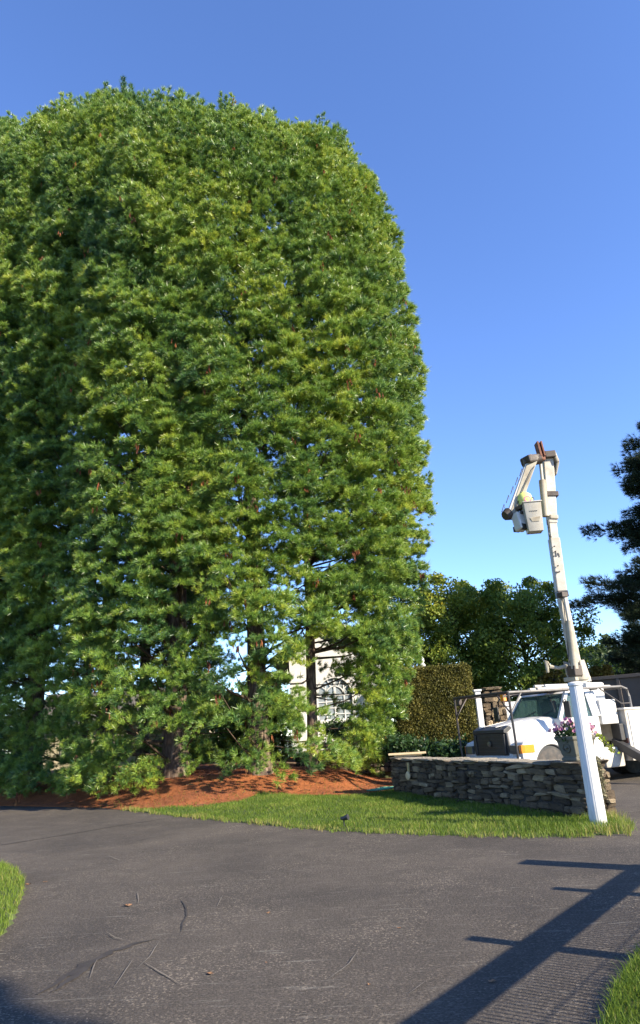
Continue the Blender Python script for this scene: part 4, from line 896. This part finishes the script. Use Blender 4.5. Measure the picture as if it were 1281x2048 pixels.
# poles carried on the rack: loose things
for k, (y, z, mt_, x0, x1, lab) in enumerate(((.55, .075, 'fiberglass', -.35, -3.0, None), (.45, .078, 'fiberglass', -.5, -2.9, None), (.33, .076, 'white_paint', -.3, -3.1, None), (.48, .15, 'white_paint', -.7, -2.8, None), (.36, .152, 'fiberglass', -.45, -2.95, None), (.20, .075, 'orange', -.6, -2.4, 'orange tool pole lying on the rack above the truck cab'), (.07, .078, 'white_paint', -.5, -2.9, None))):
    a, b = TI.inverted() @ Vector((x0, y, zc+z+.0)), TI.inverted() @ Vector((x1, y, zc+z+.0))
    o = MB().tube([Vector((0, 0, 0)), b-a], .045, 10).build('pole', M[mt_], None, smooth=True); o.location = a
    tag(o, lab or 'white pole bundled with others on the rack above the truck cab', 'pole', None if lab else 'white poles on the truck rack')
# outriggers
for s in (1, -1):
    e = Vector((-2.35, s*2.75, .10)); a = Vector((-2.45, s*.85, .98)); m_ = a.lerp(e, .52)
    og = MB().beam(a, m_, .20, .2).build('outrigger', M['black_plastic'], truck, .012); MB().beam(m_, e, .14, .14).build('inner_leg', Bk, og, .01)
    MB().box((e.x, e.y, .055), (.42, .34, .04)).box((e.x, e.y, .11), (.16, .16, .1)).build('foot_plate', Bk, og, .008)
# turret and boom, in the plane through the turret
YB = 20.02
def B(px, py, dy=0.0): return tl(px, py, YB+dy)
cs = (TI.to_3x3() @ Vector((1, 0, 0))).normalized()      # the world's x axis in truck axes: the booms' broad faces look at the camera
up_ = Vector((0, 0, 1))
c0 = B(1160, 1362); pd = MB().lathe([(.34, .72), (.32, 1.3), (.28, 1.75), (.26, c0.z+.02)], (c0.x, c0.y, 0), 'z', 20).build('pedestal', M['dirty_white'], truck, smooth=True)
tt = MB().lathe([(.28, 0), (.31, .03), (.31, .09), (.2, .1)], (c0.x, c0.y, c0.z), 'z', 20); tur = tt.build('turret', M['boom_beige'], truck, smooth=True)
for dx_ in (-20, 15):
    pa, pb, pc, pe = B(1157+dx_*1.0, 1358), B(1157+dx_+24, 1358), B(1148+dx_+11, 1300), B(1146+dx_, 1304)
    dd = (TI.to_3x3() @ Vector((0, 1, 0)))*.5
    if dx_ < 0: q = [B(1142, 1364), B(1156, 1364), B(1142, 1324), B(1132, 1321)]
    else: q = [B(1160, 1364), B(1178, 1364), B(1163, 1321), B(1154, 1322)]
    dd = (TI.to_3x3() @ Vector((0, 1, 0)))*.06
    for off in (-.22, .22):
        sh = (TI.to_3x3() @ Vector((0, 1, 0)))*off
        MB().add([p+sh-dd/2 for p in q]+[p+sh+dd/2 for p in q], [(0, 1, 2, 3), (7, 6, 5, 4), (0, 4, 5, 1), (1, 5, 6, 2), (2, 6, 7, 3), (3, 7, 4, 0)]).build('bracket', M['dirty_white'], tur, .01)
MB().box(B(1155, 1358), (.6, .45, .12)).build('swivel_plate', M['boom_beige'], tur, .02)
hook = MB().tube([B(1141, 1330), B(1118, 1336), B(1100, 1333), B(1093, 1322), B(1096, 1345)], [.06, .05, .06, .07, .04], 7).build('boom_rest', M['boom_beige'], tur, smooth=True)
boom = MB().beam(B(1156, 1352), B(1123, 1186), .27, .28, cs, .23, .25).build('lower_boom', M['dirty_white'], truck, .02)
MB().tube([B(1150, 1338, -.28), B(1138, 1242, -.27)], .105, 14).build('lift_cylinder', M['boom_beige'], boom, smooth=True)
MB().tube([B(1138, 1243, -.27), B(1129, 1192, -.22)], .045, 10).build('cylinder_rod', M['fiberglass'], boom, smooth=True)
MB().box(B(1150, 1342, -.2), (.3, .3, .3)).build('pivot_block', M['dark_brown'], boom, .03)
MB().beam(B(1125.5, 1195), B(1123, 1183), .30, .32, cs).build('clamp', M['black_steel'], boom, .015)
MB().box(B(1125, 1190, -.22), (.22, .22, .14)).build('pin_block', M['dark_brown'], boom, .01)
ins = MB().beam(B(1122.5, 1184), B(1108, 1077), .29, .28, cs).build('boom_sleeve', M['fiberglass'], truck, .025)
for px, py in ((1116, 1145), (1115, 1132), (1108, 1093), (1110, 1103)): MB().lathe([(.018, 0), (.018, .05), (0, .05)], B(px, py, -.17), 'y', 8).build('plug', M['dark_brown'], ins)
# stencilled marks on the sleeve (illegible in the photograph: strokes only)
for px, py, w_, h_ in ((1112.5, 1108, .03, .16), (1108.5, 1112, .05, .03), (1117, 1108, .03, .07), (1119, 1111, .02, .09), (1107, 1113, .03, .05), (1111, 1144, .02, .04), (1114, 1144, .02, .04), (1117, 1144, .02, .04), (1120, 1143, .02, .04)):
    MB().box(B(px, py, -.150), (w_, .012, h_), (TI.to_3x3())).build('stencil_mark', M['black_plastic'], ins)
MB().beam(B(1108, 1080), B(1103.5, 1040), .23, .24, cs).build('inner_boom', M['dirty_white'], boom, .015)
upb = MB().beam(B(1104.5, 1048), B(1094, 908), .26, .28, cs, .32, .34).build('upper_section', M['dirty_white'], truck, .02)
MB().beam(B(1097, 1036), B(1114, 1037), .14, .36, up_).build('collar', M['boom_beige'], upb, .03)
MB().beam(B(1103, 995), B(1102, 986), .36, .38, cs).build('band', M['dark_brown'], upb, .01)
MB().tube([B(1092, 1033, -.25), B(1085, 961, -.25)], .105, 14).build('cylinder', M['boom_beige'], upb, smooth=True)
MB().tube([B(1085, 962, -.25), B(1080, 912, -.25)], .05, 10).build('cylinder_rod', M['fiberglass'], upb, smooth=True)
MB().beam(B(1103, 908), B(1112, 930), .10, .55, cs).beam(B(1112, 928), B(1110, 952), .10, .5, cs, .06, .3).build('elbow_plate', M['boom_beige'], upb, .03)
MB().beam(B(1086, 914, -.05), B(1108, 912, -.05), .22, .5, up_).build('elbow_cap', M['dark_brown'], upb, .03)
ch0, ch1 = B(1073, 886, -.3), B(1081, 915, -.3)
MB().beam(ch0, ch1, .06, .3, cs).beam(ch0+cs*.11, ch1+cs*.11, .05, .3, cs).beam(ch0+cs*.05, ch1+cs*.05, .1, .05, cs).build('link_channel', M['rust'], upb, .008)
MB().box(ch1, (.24, .24, .24)).build('link_pin', M['rust'], upb, .05)
MB().tube([B(1096, 1040, -.28), B(1098, 1058, -.3), B(1099, 1072, -.28), B(1103, 1074, -.2)], .022, 6).build('hydraulic_hose', M['black_plastic'], upb, smooth=True)
ub = MB().beam(B(1067, 914, -.5), B(1024, 1037, -.5), .27, .30, cs, .23, .27).build('upper_boom', M['boom_beige'], truck, .015)
MB().beam(B(1057, 918, -.5), B(1015, 1033, -.5), .08, .24, cs).build('boom_side_tray', M['white_paint'], ub, .015)
MB().box(B(1062, 920, -.5), (.52, .42, .26), Matrix.Rotation(.2, 3, 'Y')).build('elbow_housing', M['dark_brown'], ub, .06)
MB().tube([B(1082, 918, -.5), B(1046, 926, -.5)], .15, 12).build('elbow_shaft', M['dark_brown'], ub, smooth=True)
MB().tube([B(1018, 1028, -.55), B(1010, 1032, -.6)], [.2, .14], 10).build('tip_cap', M['dark_brown'], ub, smooth=True)
for i in range(5):
    a = B(1046-9*i, 944+18*i, -.75); MB().tube([a, a+Vector((.0, .0, .12)), B(1040-9*i, 952+18*i, -.75)], .012, 5).build('cable', M['black_plastic'], ub)
for dx_ in (-.05, .02):
    MB().tube([B(1152, 1348, .17)+cs*dx_, B(1124, 1190, .15)+cs*dx_, B(1108, 1080, .15)+cs*dx_, B(1096, 915, .19)+cs*dx_], .016, 6).build('hydraulic_hose', M['black_plastic'], boom)
MB().tube([B(1147, 1344, -.2), B(1138, 1320, -.3), B(1134, 1270, -.22), B(1128, 1210, -.18), B(1122, 1188, -.2)], .013, 6).build('hydraulic_hose', M['black_plastic'], boom, smooth=True)
MB().tube([B(1078, 915, -.3), B(1068, 935, -.7), B(1050, 970, -.68), B(1034, 1010, -.68), B(1040, 1030, -.7)], .013, 6).build('control_hose', M['black_plastic'], ub, smooth=True)
# bucket
bc = B(1066, 1036, -.85); bR = Matrix.Rotation(-TH-R(4), 3, 'Z')
def brect(w, d, z): return [bc+bR @ Vector((x*w/2, y*d/2, z)) for x, y in ((-1, -1), (1, -1), (1, 1), (-1, 1))]
bu = MB().loft([brect(.42, .38, -.44), brect(.50, .46, .40), brect(.51, .47, .42), brect(.56, .52, .42), brect(.56, .52, .455), brect(.47, .43, .455), brect(.38, .34, -.38)], caps=False)
bu.f += [(3, 2, 1, 0), (24, 25, 26, 27)]
bko = bu.build('bucket', M['fiberglass'], truck, .02, True)
MB().add([bc+bR @ Vector(p) for p in ((-.14, -.225, -.05), (.18, -.23, -.02), (.12, -.22, -.17), (-.09, -.215, -.17), (-.14, -.19, -.05), (.18, -.195, -.02), (.12, -.185, -.17), (-.09, -.18, -.17))], [(0, 1, 2, 3), (7, 6, 5, 4), (0, 4, 5, 1), (1, 5, 6, 2), (2, 6, 7, 3), (3, 7, 4, 0)]).build('step_recess', M['boom_beige'], bko, .01)
for j, w_ in enumerate((.03, .05, .04, .06)): MB().box(bc+bR @ Vector((-.10+j*.06, -.222, .15)), (w_*.8, .02, .018), bR).build('print_mark', M['black_plastic'], bko)
MB().box(B(1040, 1044, -.7), (.30, .3, .55), Matrix.Rotation(.2, 3, 'X')).build('bucket_bracket', M['white_paint'], bko, .04)
MB().box(B(1041, 1056, -.7), (.2, .4, .16)).build('levelling_block', M['black_plastic'], bko, .01)
MB().box(B(1041, 1016, -.7), (.2, .25, .12)).box(B(1043, 1027, -.7), (.2, .2, .1)).build('control_block', M['dark_brown'], bko, .02)
yc = B(1050, 1001, -.6); MB().lathe([(.02, -.26), (.18, -.2), (.24, -.02), (.20, .16), (.08, .26), (.01, .28)], yc, 'z', 14).build('yellow_cover', M['lime'], bko, smooth=True)
MB().tube([yc+Vector((.0, .02, .24)), yc+Vector((-.12, -.15, .2)), bc+Vector((-.12, .05, .62)), bc+Vector((-.1, .05, .5))], .014, 5).build('cable', M['black_plastic'], bko)
rp = [bc+bR @ Vector((-.10+.09*math.cos(a), -.15, .55+.08*math.sin(a))) for a in np.linspace(0, 6.0, 14)]
MB().tube(rp, .016, 6).build('pink_rope', M['pink'], bko)

# ------------------------------------------------------------------ fluted white post
pb_ = gnd(1199, 1652, .02); ptz = at(1158, 1372, pb_.y).z
post = empty('lamp_post', (pb_.x, pb_.y, .0), 0, 'white fluted post without a lamp standing at the lawn tip by the wall', 'post')
rings = []
for i in range(9):
    t = i/8; r0 = .128-.026*t; rings.append([Vector((math.cos(k*2*math.pi/48)*r0*(1-.022*(k % 2)), math.sin(k*2*math.pi/48)*r0*(1-.022*(k % 2)), -.15+t*(ptz+.15))) for k in range(48)])
MB().loft(rings).build('shaft', M['post'], post)
MB().lathe([(.10, 0), (.118, .012), (.118, .045), (.10, .06), (.06, .07)], (0, 0, ptz), 'z', 24).build('cap_ring', M['house_white'], post, smooth=True)

# ------------------------------------------------------------------ urn with flowers on the wall's right end
up0 = on_wall(WLEN-.36, .27, TOP+.062)
urn = empty('flower_planter', up0, wa, 'square carved stone planter on the right end of the wall', 'planter')
urn.scale = (.88, .88, .88)
sq = lambda w, z: [Vector((x*w/2, y*w/2, z)) for x, y in ((-1, -1), (1, -1), (1, 1), (-1, 1))]
MB().loft([sq(.44, 0), sq(.44, .05), sq(.38, .07), sq(.42, .12), sq(.50, .36), sq(.56, .40), sq(.56, .45), sq(.46, .45), sq(.42, .36)]).build('pot', M['concrete'], urn, .012)
for s in range(4):
    rr_ = Matrix.Rotation(s*math.pi/2, 3, 'Z'); g_ = MB()
    for k in range(14): a = k*2*math.pi/14; g_.box(rr_ @ Vector((.10*math.cos(a), -.242, .24+.08*math.sin(a))), (.03, .03, .03))
    g_.lathe([(.04, -.02), (.05, 0), (.03, .02)], rr_ @ Vector((0, -.235, .24)), 'z', 10); g_.build('carved_rosette', M['concrete'], urn, .006)
fl = empty('petunias', up0+Vector((0, 0, .385)), 0, 'pink and pale petunias with green leaves growing in the stone planter', 'flowers')
C = unit(rng.normal(0, 1, (1500, 3)))*rng.random((1500, 1))**.5*np.array([.30, .30, .20])+np.array([-.02, 0, .04]); leaf_cloud(C, .026, rng.normal(.75, .2, 1500), 'leaves', M['shrub'], fl)
for k in range(95):
    a = rnd.uniform(0, 6.28); r_ = rnd.uniform(.03, .42); c = Vector((math.cos(a)*r_-.03, math.sin(a)*r_-.04, .22-.45*r_*r_*2+rnd.uniform(-.05, .08)))
    nn = Vector((math.cos(a)*.6-.2, math.sin(a)*.6-.6, .7)).normalized(); s1 = nn.orthogonal().normalized(); s2 = nn.cross(s1); V = [c-nn*.03]; 
    for g in range(10): q = g*2*math.pi/10; V.append(c+(s1*math.cos(q)+s2*math.sin(q))*(.036 if g % 2 else .028)+nn*.008)
    np_obj('bloom', [tuple(p) for p in V], [(0, 1+g, 1+(g+1) % 10) for g in range(10)], M['petal'], fl, var=np.full(11, rnd.random()))
# lime trailing plant and dry vine on the wall's end
lp = empty('lime_trailing_plant', up0+Vector((.22, -.05, .40)), 0, 'lime green trailing plant spilling from the planter behind the post', 'plant')
mb = MB(); C = []
for k in range(6):
    a = rnd.uniform(-1.0, .9); L = rnd.uniform(.22, .46); e = Vector((math.cos(a)*L, math.sin(a)*L*.6-.1, -.1-L*.55)); mb.tube([(0, 0, 0), e*.5+Vector((0, 0, .12)), e], .006, 4)
    for t in np.linspace(.25, 1, 16): C.append(np.array(Vector((0, 0, 0)).lerp(e*.5+Vector((0, 0, .12)), t*2) if t < .5 else (e*.5+Vector((0, 0, .12))).lerp(e, t*2-1))+rng.normal(0, .03, 3))
mb.build('stems', M['vine'], lp); C = np.array(C); leaf_cloud(C, .03, rng.random(len(C)), 'leaves', M['lime_leaf'], lp)
vp = on_wall(WLEN+.03, .22, 0)
vn = empty('dry_vine', vp, 0, 'dry pale vine hanging over the right end of the stone wall', 'vine')
mb = MB(); 
for k in range(14):
    x0 = rnd.uniform(-.04, .04); y0 = rnd.uniform(-.16, .16); z1 = rnd.uniform(.12, .5); mb.tube([(x0-.05, y0, 1.0), (x0+.05, y0, .85), (x0+.07+rnd.uniform(-.03, .06), y0, z1)], .005, 4)
mb.build('stems', M['vine'], vn)
C = np.stack([rng.normal(.05, .03, 1500), rng.uniform(-.16, .16, 1500), .95-.62*rng.random(1500)**1.2], 1); leaf_cloud(C, .020, rng.random(1500), 'leaves', M['vine'], vn, 0)

# ------------------------------------------------------------------ landscape spotlight
g = gnd(689, 1652, .06); sl_ = empty('garden_spotlight', (g.x, g.y, float(hgt(g.x, g.y))), 0, 'small black spotlight on a stake at the edge of the lawn', 'spotlight')
MB().tube([(0, 0, -.1), (0, 0, .13)], .012, 8).build('stake', M['black_plastic'], sl_)
MB().tube([(-.05, .02, .17), (.0, -.01, .165), (.055, -.04, .185), (.075, -.05, .19)], [.025, .036, .045, .05], 12).build('lamp_head', M['black_plastic'], sl_, smooth=True)
MB().lathe([(.0, 0), (.016, .005), (.016, .03), (0, .03)], (0, 0, .12), 'z', 8).build('knuckle', M['black_plastic'], sl_)

# ------------------------------------------------------------------ leaves and bits on the asphalt
LV = []
for k in range(4):
    mb = MB(); n_ = 8; ctr = [(0, 0, .012)]; pts = []
    for j in range(n_):
        a = j*2*math.pi/n_; r_ = (.5 if j % 2 else .36)*(1.0 if abs(math.cos(a)) > .5 else .55); pts.append((math.cos(a)*r_, math.sin(a)*r_, .05+.18*abs(math.sin(a*1.5+k))*rnd.random()))
    mb.add([(0, 0, .02)]+pts, [(0, 1+j, 1+(j+1) % n_) for j in range(n_)]); LV.append(mb.mesh('leaf', M['dead_leaf']))
for px, py, s, lab in ((256, 1812, .11, 'brown curled dead leaf on the asphalt left of centre'), (91, 1764, .07, 'small dead leaf beside the left grass patch'), (421, 1948, .075, 'tan dead leaf on the asphalt near the bottom'), (538, 1826, .06, 'dark dead leaf on the asphalt in the middle of the driveway'), (985, 1963, .065, 'tan leaf in the striped fence shadow at the right'), (739, 1969, .04, 'tiny leaf left of the broad fence shadow'), (799, 1856, .04, 'tiny leaf on the open asphalt right of centre'), (57, 1769, .09, 'dark leaf touching the left grass patch'), (533, 1925, .03, 'tiny pale chip on the asphalt lower centre')):
    g = gnd(px, py, .004); o = link('dead_leaf', rnd.choice(LV), None, g); o.scale = (s, s*.8, s); o.rotation_euler = (0, 0, rnd.uniform(0, 6)); tag(o, lab, 'leaf', 'dead leaves on the driveway')

# ------------------------------------------------------------------ fence just outside the right edge (its shadow crosses the driveway)
ct = 1/math.tan(SUN_EL)
def src(px, py, z): return gnd(px, py) + u_hor*(z*ct)
f1, f2, f3 = src(948, 1877, 1.48), src(1116, 1777, 1.48), src(1052, 1724, 1.75)
for q in (f1, f2, f3): q.z = 0
dirf = (f2-f1).normalized(); f0 = f1-dirf*2.2
fen = empty('board_fence', f1, 0, 'wooden fence with top rail and wire mesh beside the driveway at the right', 'fence')
for q, hh in ((f0, 1.48), (f1, 1.48), (f2, 1.48), (f3, 1.75)): MB().box(q-f1+Vector((0, 0, hh/2-.1)), (.13 if hh < 1.6 else .3, .13, hh+.2), rz2(math.atan2(dirf.y, dirf.x))).build('post', M['fence_wood'], fen, .01)
pr = src(1000, 1921, 1.2); pr.z = 0; off_ = Vector((-dirf.y, dirf.x, 0)); k_ = (pr-f1).dot(off_)
MB().beam(f0-f1+Vector((0, 0, 1.22)), f2-f1+dirf*1.4+Vector((0, 0, 1.22)), .155, .05, up_).build('top_rail', M['fence_wood'], fen, .008)
wm = MB(); Lf = (f2-f0).length
for k in range(int(Lf/.05)): q = f0-f1+dirf*(.05*(k+.5)); wm.tube([q+Vector((0, 0, .03)), q+Vector((0, 0, 1.12))], .0065, 4)
for z in (.05, .35, .65, .95): wm.tube([f0-f1+Vector((0, 0, z)), f2-f1+Vector((0, 0, z))], .004, 4)
tag(wm.build('wire_mesh', M['black_steel'], fen), kind='stuff')

# tree outside the frame on the right whose shadow touches the bottom of the driveway
zc_ = 9.6; G0 = gnd(-400, 2210); tb = G0+u_hor*(zc_*ct)
broadleaf('shade_tree', (tb.x, tb.y, 0), 11.2, 2.0, 'broad leafy tree outside the right side of the frame', leaves=12000, lobes=22, size=.16, z0f=.6, trunk_r=.2)
bpy.context.view_layer.update()
